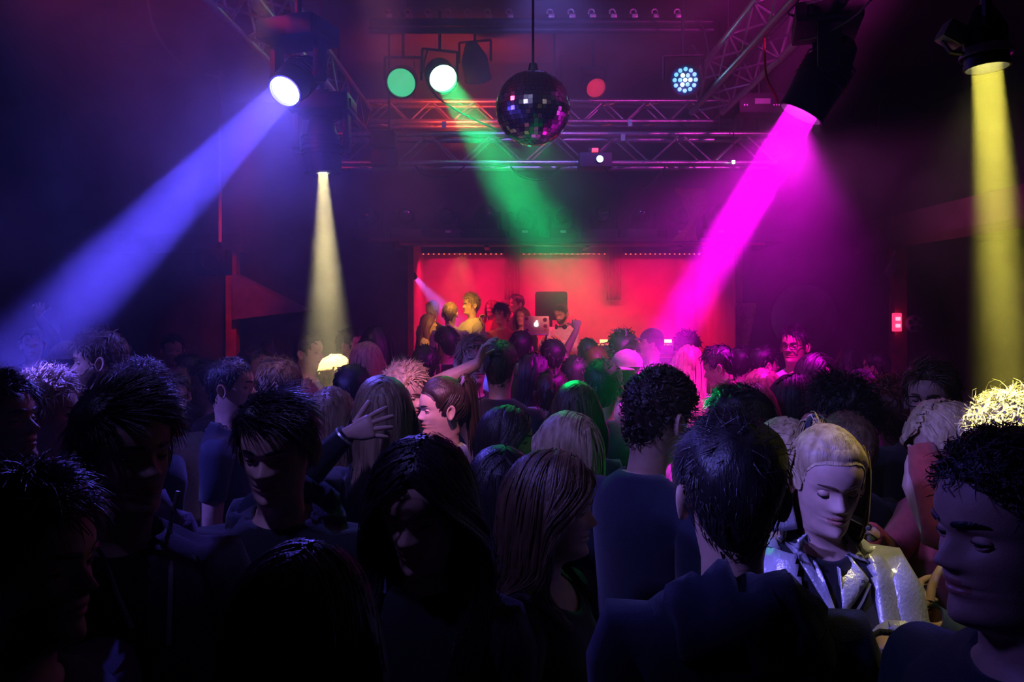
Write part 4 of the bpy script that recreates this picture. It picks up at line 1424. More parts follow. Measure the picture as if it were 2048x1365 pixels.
def shell(B, name, keep, off, m, parent, seed=1, wr=.003, drape=False, mi_fn=None, posed=None, dipf=None):
    """a garment: the chosen faces of the body moved outwards, with turned-in edges"""
    V0 = B.V if posed is None else posed
    sel = [i for i, R in enumerate(B.REG) if keep(R, B.V[list(B.F[i])].mean(0))]
    fs = [B.F[i] for i in sel]
    used = sorted({v for f in fs for v in f})
    mp = {v: i for i, v in enumerate(used)}
    Nn = B.N0
    V = V0[used].copy(); nn = Nn[used]
    offs = np.array([off(B.V[v]) if callable(off) else off for v in used])
    if drape:
        zt = B.V[used][:, 2] / B.bs
        k = sstep(zt, 1.27, 1.10) * (zt > .8)
        V[:, :2] *= (1 + .07 * k[:, None] * (np.abs(B.V[used][:, 0]) < .25)[:, None])
    offs = offs + wrinkle(V, wr, seed)
    if dipf is not None:
        V = dipf(V)
    V = V + nn * offs[:, None]
    f2 = [tuple(mp[v] for v in f) for f in fs]
    # boundary: turn the edge in
    cnt = {}
    for f in f2:
        for a, b in zip(f, f[1:] + f[:1]):
            cnt[(a, b)] = cnt.get((a, b), 0) + 1
    bnd = [(a, b) for (a, b) in cnt if (b, a) not in cnt]
    bv = sorted({v for e in bnd for v in e})
    ex = {v: len(V) + i for i, v in enumerate(bv)}
    inner = V[bv] - nn[bv] * (offs[bv] * .85)[:, None]
    V = np.vstack([V, inner])
    f2 += [(b, a, ex[a], ex[b]) for a, b in bnd]
    return mesh_obj(name, V, f2, m, parent)

def person(label, px, top, d, face, fem=False, hair='short', hc='darkbrown', skin='light', top_c='black', leg_c='denim', yaw=0, nod=0, roll=0, arms=None, lod=1, group=None, hs=None, bw=1.0,
           sleeve='long', neck=-.055, glasses=False, beard=False, hood=False, H=None, floor=0.0, lean=0.0, seed=None, length=.28, eyes=.5, hthick=None, drape=True, outer=None, nose=1.0, dx=0.0, wr=.003, dip=.022, halfup=False, dens=1.0):
    """one person: px = head's centre, top = the top of the hair (pixels of the photograph), d = metres away, face = degrees: 0 looks at the photographer, 90 to the right, 180 away"""
    seed = seed if seed is not None else int(px * 7 + top * 13) % 99991
    hs = hs or (.96 if fem else 1.0)
    TH = {'swept': .020, 'shortcurl': .011, 'short': .016, 'crop': .010, 'buzz': .004, 'quiff': .022, 'curly': .030, 'afro': .055, 'long': .014, 'bob': .016, 'tail': .006, 'bald': 0, 'cap': .004, 'capback': .004, 'wavy': .02, 'beanie': .004, 'updo': .008}
    tk = hthick if hthick is not None else TH[hair]
    extra = {'curly': .012, 'short': .006, 'quiff': .016, 'afro': .008, 'cap': .022, 'capback': .022, 'beanie': .022}.get(hair, .003)
    ztop = EYE - (top - HOR) * d / F
    Hh = H or (ztop - tk - extra - floor)
    arms = arms or {}
    yawr, nodr, rollr = math.radians(yaw), math.radians(nod), math.radians(roll)
    # where the skull goes when the head turns on the neck
    Rh = np.array((Matrix.Rotation(yawr, 3, 'Z') @ Matrix.Rotation(nodr, 3, 'X') @ Matrix.Rotation(rollr, 3, 'Y')))
    pv = np.array([0, .022, -.03])
    sp = unit(RNG.normal(0, 1, (400, 3))) * SKA + SKC
    sq = (sp - pv) @ Rh.T + pv
    Hh += (sp[:, 2].max() - sq[:, 2].max()) * hs
    shift = ((SKC - pv) @ Rh.T + pv - SKC) * hs
    x = (px - 1024) * d / F
    fr = math.radians(face)
    sw = Matrix.Rotation(fr, 3, 'Z') @ Vector((shift[0], shift[1], 0))
    M = Matrix.Translation((x + dx - sw.x, d - sw.y, floor)) @ Matrix.Rotation(fr, 4, 'Z') @ Matrix.Rotation(math.radians(-lean), 4, 'X')
    if lean:   # keep the head where the photograph has it
        hd = M @ Vector((0, 0, Hh))
        M = Matrix.Translation((x + dx - hd.x, d - hd.y, 0)) @ M
    Mi = M.inverted()
    la = {}
    for k, sp in arms.items():
        sp = dict(sp)
        if 'at' in sp:
            sp['to'] = tuple(Mi @ Vector(sp.pop('at')))
        if 'tow' in sp:
            sp['to'] = sp.pop('tow')
        la[k] = sp
    B = make_body(Hh, fem, la, lod, hs, bw, nose, eyes)
    B.N0 = vnormals(B.V, B.F)
    # orientation of the normals: outward
    cz = B.V.copy()
    posed = head_pose(B.V, B, yawr, nodr, rollr)
    rgt = mesh_obj('person', posed, B.F, [skin_mat(skin), M_SHOE, M_EYEW, M_IRIS, lip_mat(skin)], None, B.MI)
    rgt.matrix_basis = M
    # recompute outward normals from the fixed mesh
    tmp = np.zeros(len(B.V) * 3, np.float32)
    rgt.data.vertices.foreach_get('normal', tmp)
    B.N0 = tmp.reshape(-1, 3).astype(float)
    tag(rgt, label, 'person', group)
    B.root = rgt; B.M = M; B.Mi = Mi; B.posed = posed
    tohead = lambda V: head_pose(np.asarray(V) * B.hs + np.array([0, 0, B.chin]), B, yawr, nodr, rollr)
    B.tohead = tohead
    # ---- hair
    hm_ = hair_mat(hc)
    parts = []
    nl = {0: 1.0, 1: .5, 2: .22}[lod] * dens
    ww = {0: .8, 1: 1.15, 2: 1.7}[lod] / dens ** .75
    tail = None
    if hair in ('short', 'quiff', 'crop', 'wavy', 'shortcurl', 'swept'):
        parts.append(cap_mesh(hair, tk, lod, seed, .22, top=1.25 if hair == 'quiff' else 1.0))
        L = {'swept': .042, 'shortcurl': .020, 'short': .030, 'quiff': .036, 'crop': .016, 'wavy': .05}[hair]
        cmb = {'swept': (.9, -.35, .05), 'shortcurl': (.2, -.4, .3), 'short': (.35, -.5, .1), 'quiff': (.3, -.35, .5), 'crop': (.1, -.6, 0), 'wavy': (.4, -.3, .2)}[hair]
        parts.append(short_locks(int(560 * nl), L, {'quiff': .42, 'swept': .14}.get(hair, .32), cmb, lod, seed, tk, messy=.12 if hair == 'swept' else .26, curl={'wavy': .006, 'shortcurl': .005}.get(hair, 0), width=.0055 * ww))
        if lod == 0:
            parts.append(short_locks(260 if hair == 'swept' else 420, L * 1.15, .35 if hair == 'swept' else .7, cmb, 1, seed + 1, tk, width=.0011, messy=.3 if hair == 'swept' else .6))
    elif hair == 'buzz':
        parts.append(cap_mesh(hair, tk, lod, seed, .12))
        parts.append(short_locks(int(700 * nl), .007, .9, (0, -.4, .4), 2, seed, tk, width=.0022 * ww))
    elif hair == 'curly' or hair == 'afro':
        parts.append(cap_mesh(hair, tk, lod, seed, .30))
        parts.append(short_locks(int(800 * nl), max(.022, tk * 1.5) if hair == 'curly' else .06, .55, (.25, -.6, .2), lod, seed, tk, curl=.011, width=.0062 * ww, messy=.8))
        if lod == 0:
            parts.append(short_locks(400, max(.026, tk * 1.7), .8, (.2, -.5, .3), 0, seed + 1, tk, curl=.010, width=.0015, messy=.9))
    elif hair in ('long', 'bob'):
        parts.append(cap_mesh(hair, tk * .8, lod, seed, .10))
        ln = length if hair == 'long' else .05
        parts.append(long_locks(int(420 * nl), ln, lod, seed, tk, B, part=(.012 if seed % 2 else -.012), width=.012 * ww))
        parts.append(long_locks(int(160 * nl), ln * 1.04, lod, seed + 3, tk * 1.25, B, part=(.012 if seed % 2 else -.012), width=.0045 * ww, wave=.010))
    elif hair in ('tail', 'updo'):
        parts.append(cap_mesh(hair, tk, lod, seed, .06))
        # sleek strands drawn back to the tie
        r = np.random.default_rng(seed)
        n_ = int(320 * nl)
        th_ = r.uniform(-PI, PI, n_)
        z0 = hairline(th_)
        p0 = head_pts(th_, z0 - .003, bare=True)
        p0 = p0 + skull_n(p0) * .0006
        tie = np.array([0, .088, .208])
        m_ = 9
        s_ = np.linspace(0, 1, m_)
        path = p0[:, None] * (1 - s_)[None, :, None] + (tie + r.normal(0, .008, (n_, 3)))[:, None] * s_[None, :, None]
        ep_ = (.0008 + (tk + .0028) * sstep(s_, 0, .35))[None, :, None]
        q = (path - SKC) / (SKA + ep_)
        rr = np.linalg.norm(q, axis=-1, keepdims=True)
        path = np.where(rr < 1.0, SKC + q / np.maximum(rr, 1e-6) * (SKA + ep_), path)
        w_ = .0055 * ww * r.uniform(.5, 1.2, n_)[:, None] * (1 - .4 * s_)
        nn_ = skull_n(path.reshape(-1, 3)).reshape(path.shape)
        parts.append(ribbons(path, w_, nn_))
        if halfup:
            v_, f_ = long_locks(int(260 * nl), length, lod, seed + 2, tk + .006, B, width=.009 * ww, sweep_back=1.0, roots=(0, .45, 88))
            parts.append((v_, f_))
        if hair == 'tail':
            parts.append(tail_locks(int(170 * nl), lod, seed, (0, .095, .212), length + .2, width=.006 * ww))
    elif hair in ('cap', 'capback', 'beanie'):
        parts.append(cap_mesh(hair, tk, lod, seed, .1))
        parts.append(short_locks(int(300 * nl), .012, .5, (0, -.4, .2), 2, seed, tk, width=.003 * ww))
    if hair != 'bald':
        Vh = []; Fh = []; n_ = 0
        for v, f in parts:
            Vh.append(v); Fh.extend([tuple(i + n_ for i in q) for q in f]); n_ += len(v)
        Vh = np.concatenate(Vh)
        mesh_obj('hair', tohead(Vh), Fh, hm_, rgt, fix=False)
    if lod < 2 and eyes:
        bmat = hair_mat({'blond': 'brown', 'light': 'darkbrown', 'white': 'light'}.get(hc, hc))
        for sg in (1, -1):
            xs = np.linspace(.012, .050, 7)
            zs = .1345 + .004 * np.sin((xs - .012) / .038 * PI * .75)
            yy = []
            for xx, z_ in zip(xs, zs):
                ths = np.linspace(0, 1.4, 160)
                hp = head_pts(ths, np.full(160, z_), fem)
                yy.append(np.interp(xx, hp[:, 0], hp[:, 1]))
            pth = np.stack([xs * sg, np.array(yy) - .0016, zs], -1)[None]
            v, f = ribbons(pth, np.array([[.0035, .0042, .0042, .004, .0034, .0026, .0012]]) * (.8 if fem else 1.1), np.tile(np.array([0, -1., 0.]), (1, 7, 1)))
            mesh_obj('eyebrow', tohead(v), f, bmat, rgt, fix=False)
            if lod == 0:
                lid_ = eyes if isinstance(eyes, float) else .5
                e0_ = math.radians(38 - 70 * lid_)
                aa = np.linspace(.12, PI - .12, 9)
                pl = np.stack([.0134 * 1.12 * np.cos(aa), -.0142 * np.sin(aa) * math.cos(e0_), .0142 * np.sin(aa) * math.sin(e0_)], -1) + np.array([sg * .031, -.0680, .1135])
                v, f = ribbons(pl[None], np.full((1, 9), .0012 if not fem else .0019), np.tile(np.array([0, -1., 0.]), (1, 9, 1)))
                mesh_obj('eyelash', tohead(v), f, hair_mat('black'), rgt, fix=False)
    if beard:
        nb, mb = (36, 12) if lod < 2 else (20, 7)
        tb_ = np.linspace(-1.45, 1.45, nb)
        pts = []
        rb = np.random.default_rng(seed)
        for j in range(mb):
            u = j / (mb - 1)
            up = np.interp(np.abs(tb_), [0, .25, .5, .9, 1.3, 1.45], [.044, .046, .058, .068, .095, .10])
            lo = np.interp(np.abs(tb_), [0, .5, 1.0, 1.45], [-.012, -.006, .012, .045])
            z_ = lo + (up - lo) * u
            p_ = head_pts(tb_, z_, False)
            t_ = .008 * math.sin(PI * min(max(u, .03), .97)) + .001
            dirn = unit(p_ - np.array([0, .0, .05]))
            pts.append(p_ + dirn * (t_ + rb.normal(0, .0012, nb))[:, None])
        Vb = np.concatenate(pts)
        Fb = [(j * nb + k, j * nb + k + 1, (j + 1) * nb + k + 1, (j + 1) * nb + k) for j in range(mb - 1) for k in range(nb - 1)]
        tm = np.linspace(-.55, .55, 12)      # moustache
        pm = []
        for j in range(4):
            p_ = head_pts(tm, np.interp(np.abs(tm), [0, .3, .55], [.066, .064, .054]) + (j / 3 - .5) * .008)
            p_[:, 1] -= .004 if 0 < j < 3 else 0
            pm.append(p_)
        nm = len(Vb); Vb = np.vstack([Vb] + pm)
        Fb += [(nm + j * 12 + k, nm + j * 12 + k + 1, nm + (j + 1) * 12 + k + 1, nm + (j + 1) * 12 + k) for j in range(3) for k in range(11)]
        mesh_obj('beard', tohead(Vb), Fb, hm_, rgt)
    if hair in ('cap', 'capback'):
        n_, m_ = 32, 9
        thc = np.linspace(-PI, PI, n_, endpoint=False)
        pts = []
        for j in range(m_):
            u = j / (m_ - 1)
            z_ = .158 + (.2318 - .158) * math.sin(u * PI / 2)
            p_ = head_pts(thc, np.full(n_, z_), bare=True)
            pts.append(p_ + skull_n(p_) * (.009 + .013 * math.sin(u * PI / 2)))
        Vc = np.concatenate(pts)
        Fc_ = [(j * n_ + k, j * n_ + (k + 1) % n_, (j + 1) * n_ + (k + 1) % n_, (j + 1) * n_ + k) for j in range(m_ - 1) for k in range(n_)] + [tuple((m_ - 1) * n_ + k for k in range(n_))]
        sgn_ = -1 if hair == 'cap' else 1
        a_ = np.linspace(-1, 1, 13)
        nb0 = len(Vc); br = []
        for j in range(5):
            u = j / 4
            for q in a_:
                br.append((.074 * q * (1 - .12 * u), sgn_ * ((.098 if sgn_ < 0 else .108) * math.sqrt(max(0, 1 - (q * .78) ** 2)) + .075 * u * math.sqrt(max(0, 1 - q * q * .8))), .163 - .010 * u * (1 - q * q) - .014 * q * q))
        br = np.array(br)
        Vc = np.vstack([Vc, br, br - np.array([0, 0, .004])])
        for o_ in (0, 65):
            Fc_ += [(nb0 + o_ + j * 13 + k, nb0 + o_ + j * 13 + k + 1, nb0 + o_ + (j + 1) * 13 + k + 1, nb0 + o_ + (j + 1) * 13 + k) for j in range(4) for k in range(12)]
        mesh_obj('cap', tohead(Vc), Fc_, cloth_mat({'capback': 'pink'}.get(hair, outer if isinstance(outer, str) else 'black')), rgt)
    if glasses:
        g = MB()
        for sg in (1, -1):
            ring = []
            for k in range(21):
                a_ = 2 * PI * k / 20
                cx, sx_ = math.cos(a_), math.sin(a_)
                ex = lambda q: math.copysign(abs(q) ** .7, q)
                ring.append((sg * .0335 + .0255 * ex(cx), -.101 + abs(.0255 * ex(cx) * sg + .0335) * .10, .1125 + .0185 * ex(sx_)))
            g.tube(ring, .0024, 6)
            g.tube([(sg * .058, -.096, .120), (sg * .073, -.04, .120), (sg * .079, .012, .117), (sg * .076, .030, .095)], .0019, 6)
        g.tube([(-.009, -.1035, .116), (0, -.106, .118), (.009, -.1035, .116)], .0018, 6)
        go = g.build('glasses', M_BLACKP, rgt)
        co = np.array([v.co[:] for v in go.data.vertices])
        go.data.vertices.foreach_set('co', tohead(co).astype(np.float32).ravel())
        go.data.update()
    # ---- clothes
    rowz = np.array([B.V[r * B.N + B.N // 2][2] for r in range(B.nt + 2)])
    rowy = np.array([B.V[r * B.N + B.N // 2][1] for r in range(B.nt + 2)])
    rneck = int(np.argmin(np.abs(rowz - (B.chin + neck * B.hs))))
    zneck = rowz[rneck]
    zhem = .93 * B.bs
    smax = {'long': 9, 'short': 3, 'none': -1, 'three': 7, 'half': 5}[sleeve]
    cth = .010 if sleeve == 'short' else .013
    def dipf(V):
        V = V.copy()
        dz = dip * gauss(V[:, 0], .055) * (V[:, 1] < 0) * sstep(V[:, 2], zneck - .10, zneck)
        z2 = V[:, 2] - dz
        V[:, 1] += np.interp(z2, rowz, rowy) - np.interp(V[:, 2], rowz, rowy)
        V[:, 2] = z2
        return V
    def keep_shirt(R, c):
        if R[0] in ('t', 'h'):
            return c[2] > zhem and R[1] < rneck
        if R[0] == 'a':
            return R[2] <= smax
        return False
    def keep_leg(R, c):
        if R[0] == 't':
            return c[2] < zhem + .06
        return R[0] == 'l' and R[2] <= 6
    if top_c:
        shell(B, 'shirt', keep_shirt, lambda v: cth, cloth_mat(top_c), rgt, seed, wr, drape, posed=B.V, dipf=dipf if dip else None)
    shell(B, 'trousers', keep_leg, .008, cloth_mat(leg_c), rgt, seed + 5, .003)
    if hood:
        hc_ = hood if isinstance(hood, str) else top_c
        n_, m_ = 34, 14
        rh = np.random.default_rng(seed + 9)
        ph = rh.random(6) * 6.28
        pts = []
        for i in range(n_):
            t = i / (n_ - 1)
            a_ = math.radians(-150 + 300 * t)          # 0 = behind
            bk = .5 + .5 * math.cos(a_)
            R_ = .098 + .012 * bk
            cx = math.sin(a_) * R_ * 1.05; cy_ = .020 + math.cos(a_) * R_ * .86
            cz_ = B.chin - .083 + .030 * bk - .062 * (1 - bk) ** 1.3
            rr = .012 + .040 * bk ** .8
            for k in range(m_):
                b_ = 2 * PI * k / m_
                lum = 1 + .22 * math.sin(3 * b_ + 5 * a_ + ph[0]) + .15 * math.sin(2 * b_ - 9 * a_ + ph[1]) + .1 * math.sin(14 * a_ + ph[2])
                out = math.cos(b_) * rr * lum * .95; upv = math.sin(b_) * rr * lum * (1.05 + .5 * bk)
                pts.append((cx + math.sin(a_) * out, cy_ + math.cos(a_) * out, cz_ + upv - .018 * bk))
        Fh = [(i * m_ + k, i * m_ + (k + 1) % m_, (i + 1) * m_ + (k + 1) % m_, (i + 1) * m_ + k) for i in range(n_ - 1) for k in range(m_)]
        Fh += [tuple(range(m_)), tuple((n_ - 1) * m_ + k for k in range(m_))]
        mesh_obj('hood', pts, Fh, cloth_mat(hc_), rgt)
    return B
# ------------------------------------------------------------------ the crowd
PEOPLE = []
def add(label, px, top, d, face, **k):
    if 'lod' not in k:
        k['lod'] = 0 if d < 3.05 else (1 if d < 4.3 else 2)
    if d < 1.9:
        k.setdefault('dens', 2.2)
    B = person(label, px, top, d, face, **k)
    B.root['_d'] = d
    del B.root['_d']
    PEOPLE.append(B)
    return B
A_CROSS = {'L': dict(tow=(.02, -.30, 1.12), palm=(0, .3, 1), hand=(-1, -.3, .1)), 'R': dict(tow=(-.04, -.30, 1.06), palm=(0, .3, 1), hand=(1, -.3, .1))}
A_DRINK = {'R': dict(tow=(-.16, -.30, 1.14), palm=(1, 0, 0), hand=(.1, -1, .4), curl=1.0)}

def jacket(B, col, cut, off=.026, zip_=False, rows=0, smax=9, name='jacket', seed=3, spread=0.0):
    """an open jacket over the shirt"""
    f0 = B.N // 2
    rowz = [B.V[r * B.N + f0][2] for r in range(B.nt)]
    def keep(R, c):
        if R[0] == 't' and R[1] < B.nt - 1 - rows:
            return c[2] > .90 * B.bs and not (c[1] < 0 and abs(c[0]) < cut)
        return R[0] == 'a' and R[2] <= smax
    def op(V):
        V = V.copy()
        if spread:
            fr = (V[:, 1] < 0) & (np.abs(V[:, 0]) < .13)
            k = spread * sstep(V[:, 2] / B.bs, 1.05, 1.42) * gauss(np.abs(V[:, 0]) - cut, .05)
            V[:, 0] = np.where(fr, V[:, 0] + np.sign(V[:, 0]) * k, V[:, 0])
        return V
    o = shell(B, name, keep, off, cloth_mat(col), B.root, seed, .005, True, posed=B.V, dipf=op)
    return o

# ---- nearest row
b1 = add('man at the bottom left corner in right profile with tousled dark hair', 52, 925, 1.16, 82, hair='short', hc='darkbrown', top_c='navy', hood=True, nod=2, hthick=.020)
b2 = add('tall dark-haired man in an open zip hoodie, left foreground, face turned to the right', 246, 760, 1.55, 24, hair='swept', hc='black', top_c='black', yaw=30, hood='purple', hthick=.022)  # purple light on the hood is put into its cloth colour
jk = jacket(b2, 'charcoal', .055)
z_ = MB()
b3 = add('man in a dark jacket facing the photographer with lowered head and side-swept dark hair', 553, 778, 1.89, 2, hair='swept', hc='black', top_c='black', hood='navy', nod=10, yaw=-6, hthick=.022)
b4 = add('woman with very long dark hair in the foreground, face turned down and hidden in shadow', 845, 868, 1.54, -14, fem=True, hair='long', hc='black', top_c='black', nod=14, length=.34, hthick=.022)
b5 = add('short dark-haired person low in the foreground, only the crown in view', 606, 1084, 1.16, 165, fem=True, hair='long', hc='darkbrown', top_c='black', length=.2, hthick=.018)
b6 = add('brown-haired woman in right profile with bare shoulders in a dark wide-necked top', 1104, 899, 1.86, 66, fem=True, hair='long', hc='brown', skin='light', top_c='black', length=.10, yaw=14, nod=4, neck=-.088, dip=.05, sleeve='long', hthick=.018)
b7 = add('broad dark-haired man in a navy hoodie, back turned, large in the foreground', 1462, 822, 1.44, 174, hair='short', hc='black', top_c='navy', hood=True, bw=1.08, hthick=.026, nod=4, wr=.006)
b8 = add('man in left profile at the right edge with curly black hair and dark jacket', 2024, 855, 1.04, -80, hair='shortcurl', hc='black', skin='light', top_c='navy', hthick=.013, nod=3)
b9 = add('young woman in a shiny silver leather jacket looking down, hair tied back', 1655, 850, 1.85, 2, fem=True, hair='tail', hc='blond', skin='fair', top_c='black', nod=14, eyes=.92, length=.16, yaw=-4, halfup=True, hthick=.010, sleeve='long', dip=.03, neck=-.062,
         arms={'L': dict(at=P(1770, 1290, 1.66), pole=(.7, .4, -1), hand=(-.15, -.5, -.9), palm=(-1, 0, .2), curl=.6), 'R': dict(out=.2)})
b10 = add('curly-haired man in a navy T-shirt seen from behind, bent neck lit blue', 1318, 733, 2.28, 128, hair='curly', hc='darkbrown', top_c='navy', sleeve='short', nod=16, hthick=.015, neck=-.062)
b11 = add('blond person in a red sweater bowing the head into a raised hand', 1893, 798, 2.36, -72, fem=True, hair='bob', hc='blond', top_c='red', nod=22, hthick=.020, wr=.006,
          arms={'L': dict(at=P(1842, 888, 2.22), pole=(.1, -1, .12), hand=(-.1, .85, .5), palm=(-1, .1, -.5), thumb=-1, curl=.35), 'R': dict(at=P(1742, 1066, 2.18), pole=(-.4, .2, -1), hand=(-.5, -.6, .3), palm=(.6, -.4, 0), curl=1.1)})
b46 = add('person with glaring bright blond curls at the right edge, arm stretched to the left', 2040, 792, 1.90, -96, hair='curly', hc='white', top_c='green', hthick=.026,
          arms={'R': dict(at=P(1862, 1238, 1.86), pole=(0, .3, -1), hand=(-1, .05, .15), palm=(0, 1, 0), curl=.5)})
# ---- second rows
add('man at the left edge in right profile with raised chin and short dark hair', -6, 742, 2.08, 84, hair='short', hc='black', skin='tan', top_c='black', nod=-10)
m2 = add('blond man with short wavy hair turned away rightwards, white collar, dark hooded jacket', 92, 735, 2.64, 122, hair='quiff', hc='blond', top_c='white', hood='navy', hthick=.020, yaw=-18)
jacket(m2, 'navy', .03, rows=1)
add('tall bearded man looking left, blue-lit, behind the blond man', 198, 656, 3.45, -66, hair='short', hc='brown', beard=True, top_c='navy', bw=1.08, nod=6, yaw=-4, lod=0)
add('man in a dark long-sleeved top, back turned, right behind the open-hoodie man', 276, 718, 2.95, 152, hair='short', hc='darkbrown', top_c='navy', yaw=-12, nod=6, dx=0.0, bw=1.06)
add('person in a pale baseball cap behind the bearded man at the left', 136, 680, 4.20, -110, hair='cap', hc='black', top_c='black', outer='cream')
m6 = add('man with cropped dark hair and a neck chain in right profile, left of centre', 462, 715, 3.52, 93, hair='crop', hc='black', skin='light', top_c='navy', sleeve='short', hthick=.008, lod=0)
add('man with glasses and fair swept-back hair looking left, lit from below', 556, 714, 4.08, -84, hair='short', hc='light', skin='fair', top_c='black', glasses=True, yaw=-8, nod=6, lod=0)
add('dim dark-haired man in left profile behind the man with the neck chain', 418, 718, 4.45, -78, hair='short', hc='black', top_c='black')
add('small red-lit person in profile close to the red post', 506, 690, 5.60, 75, hair='short', hc='black', top_c='black')
add('man in a lilac T-shirt in right profile under the pale yellow beam', 618, 664, 5.42, 74, hair='short', hc='black', skin='light', top_c='purple', sleeve='short')
add('red-lit man in right profile just right of the pale yellow beam', 700, 654, 6.30, 82, hair='short', hc='black', skin='light', top_c='black')
add('dim pink-cheeked person between the yellow beam and the blonde woman', 672, 708, 5.08, 120, hair='crop', hc='light', top_c='black')
add('dark long-haired woman red-rimmed behind the yellow-lit blonde', 752, 652, 5.74, 170, fem=True, hair='long', hc='black', top_c='black')
m14 = add('blonde woman with straight hair glowing yellow, seen from behind', 733, 684, 4.75, 176, fem=True, hair='long', hc='blond', top_c='black', length=.2, lod=0)
add('dark-haired head just behind the pink-lit fair-haired man', 802, 708, 5.44, 175, hair='short', hc='black', top_c='black')
add('fair-haired man in right profile with a pink-lit face, left of the smiling woman', 808, 722, 3.75, 64, hair='quiff', hc='blond', skin='fair', top_c='black', nod=12, lod=0)
add('person with a rounded dark blue-black crown, seen from behind', 712, 727, 4.31, 178, hair='short', hc='black', top_c='black', hthick=.026, dx=-.02)
add('small pink-lit blond head beside the man with glasses', 604, 756, 4.62, 168, hair='short', hc='blond', top_c='black', floor=0)
add('woman with long mid-brown hair seen from behind, left of the blonde touching her hair', 662, 773, 3.12, 172, fem=True, hair='long', hc='light', top_c='black', length=.28)
m20 = add('blue-lit blonde woman seen from behind running a hand through her hair', 766, 752, 2.78, 180, fem=True, hair='long', hc='light', top_c='black', length=.12,
          arms={'L': dict(at=P(694, 868, 2.52), pole=(.8, .5, -.5), hand=(-1, .1, .32), palm=(0, -1, -.25), curl=.25, spread=.2, hsize=1.05)})
m22 = add('smiling woman with a dark ponytail in left profile wearing a white open shirt', 884, 754, 3.30, -70, fem=True, hair='tail', hc='darkbrown', skin='fair', top_c='white', length=.10, hthick=.012, nod=6, lod=0, neck=-.075, dip=.05, wr=.006)
add('young man with green-lit short hair facing the photographer, half hidden by a raised arm', 946, 668, 4.25, 18, hair='quiff', hc='light', skin='fair', top_c='black', lod=0, hthick=.018)
m24 = add('man with cropped hair and a black T-shirt, back turned, one hand on his head', 1000, 680, 3.95, 168, hair='crop', hc='brown', skin='light', top_c='black', sleeve='short', lod=0, hthick=.009,
          arms={'L': dict(at=P(955, 728, 3.80), pole=(1, 0, -.75), hand=(-.4, 0, 1), palm=(-1, 0, -.3), curl=.35)})
add('dark-clad person with a hand at the ear standing against the red stage, left', 893, 653, 6.20, -150, hair='short', hc='black', skin='light', top_c='black',
    arms={'R': dict(tow=(-.11, -.05, 1.66), pole=(-1, -.3, -.3), hand=(.2, 0, 1), palm=(1, 0, 0))})
m26 = add('dark-haired woman in right profile, her long hair down, facing the fair bob', 1016, 811, 2.98, 78, fem=True, hair='long', hc='darkbrown', skin='fair', top_c='black', length=.2)
m27 = add('woman with a fair bob seen from behind, face just turned to the left', 1136, 824, 2.58, -142, fem=True, hair='bob', hc='blond', skin='fair', top_c='black', lod=0)
m28 = add('brown long-haired woman with a green-lit crown and pink-rimmed side, seen from behind', 1152, 762, 3.30, 178, fem=True, hair='long', hc='brown', top_c='black', length=.25, lod=0)
add('small dark long-haired woman seen from behind, beside the foreground profile', 1002, 892, 2.18, 178, fem=True, hair='long', hc='black', top_c='black', length=.2)
add('dark short-haired man with a greenish crown seen from behind, right of the brown-haired woman', 1206, 717, 3.90, 170, hair='short', hc='black', top_c='black', hthick=.022)
m31 = add('person in a backward cap and pale shirt blown out by the magenta beam', 1254, 697, 4.45, 150, hair='capback', hc='black', skin='fair', top_c='white', lod=1)
add('curly-haired person standing dark against the red stage', 1246, 660, 5.73, 160, hair='curly', hc='black', top_c='black')
add('person in a dark baseball cap looking left against the red stage', 1303, 655, 6.94, -100, hair='cap', hc='black', top_c='black', lod=1)
add('hazy curly head at the left side of the magenta beam', 1374, 662, 6.49, 170, hair='curly', hc='black', top_c='black')
add('long-haired blonde woman bathed in the magenta beam', 1378, 690, 5.30, 172, fem=True, hair='long', hc='blond', top_c='pink', length=.25)
add('man bowing his head to the left at the right side of the magenta beam', 1440, 688, 4.82, -118, hair='short', hc='black', skin='light', top_c='navy', nod=20)
add('dark head close to the right jamb of the stage', 1484, 690, 6.14, 160, hair='short', hc='black', top_c='black')
m38 = add('man with glasses in a white polo shirt looking left, magenta-lit, right of the stage', 1588, 651, 5.35, -40, hair='short', hc='black', skin='tan', top_c='white', sleeve='short', glasses=True, lod=0, hthick=.014)
add('smiling person in a dark round hat or bob, pink-lit face turned right', 1634, 706, 4.53, 22, fem=True, hair='bob', hc='black', skin='fair', top_c='black', lod=1, hthick=.03)
add('dark-haired woman in right profile before the man in the white polo', 1592, 748, 3.89, 98, fem=True, hair='bob', hc='black', top_c='black', hthick=.024)
add('pink-lit fair-haired person behind the dark green-rimmed head', 1526, 738, 4.30, 165, fem=True, hair='bob', hc='light', top_c='black')
add('second pink-lit fair head lower beside the dark green-rimmed head', 1508, 766, 3.75, 140, fem=True, hair='bob', hc='light', top_c='black')
m43 = add('person with a big dark afro and pink top, an arm stretched to the left', 1684, 752, 3.32, -130, fem=True, hair='afro', hc='black', skin='light', top_c='pink', lod=0, sleeve='half', hthick=.048,
          arms={'R': dict(at=P(1558, 805, 3.0), pole=(0, .2, -1), hand=(-.9, .1, .4), palm=(0, 0, -1))})
add('woman with wide dark reddish curls seen from behind, right of the afro', 1784, 758, 3.65, 175, fem=True, hair='curly', hc='red', top_c='black', hthick=.045)
m45 = add('man with dark-rimmed glasses and brown hair at the right, face turned left', 1862, 716, 2.98, -42, hair='quiff', hc='brown', skin='fair', top_c='black', glasses=True, lod=0)
add('big dark head with a green-lit forehead turned left, behind the navy hoodie man', 1474, 766, 2.64, -128, hair='short', hc='black', skin='light', top_c='black', hthick=.024, lod=0)
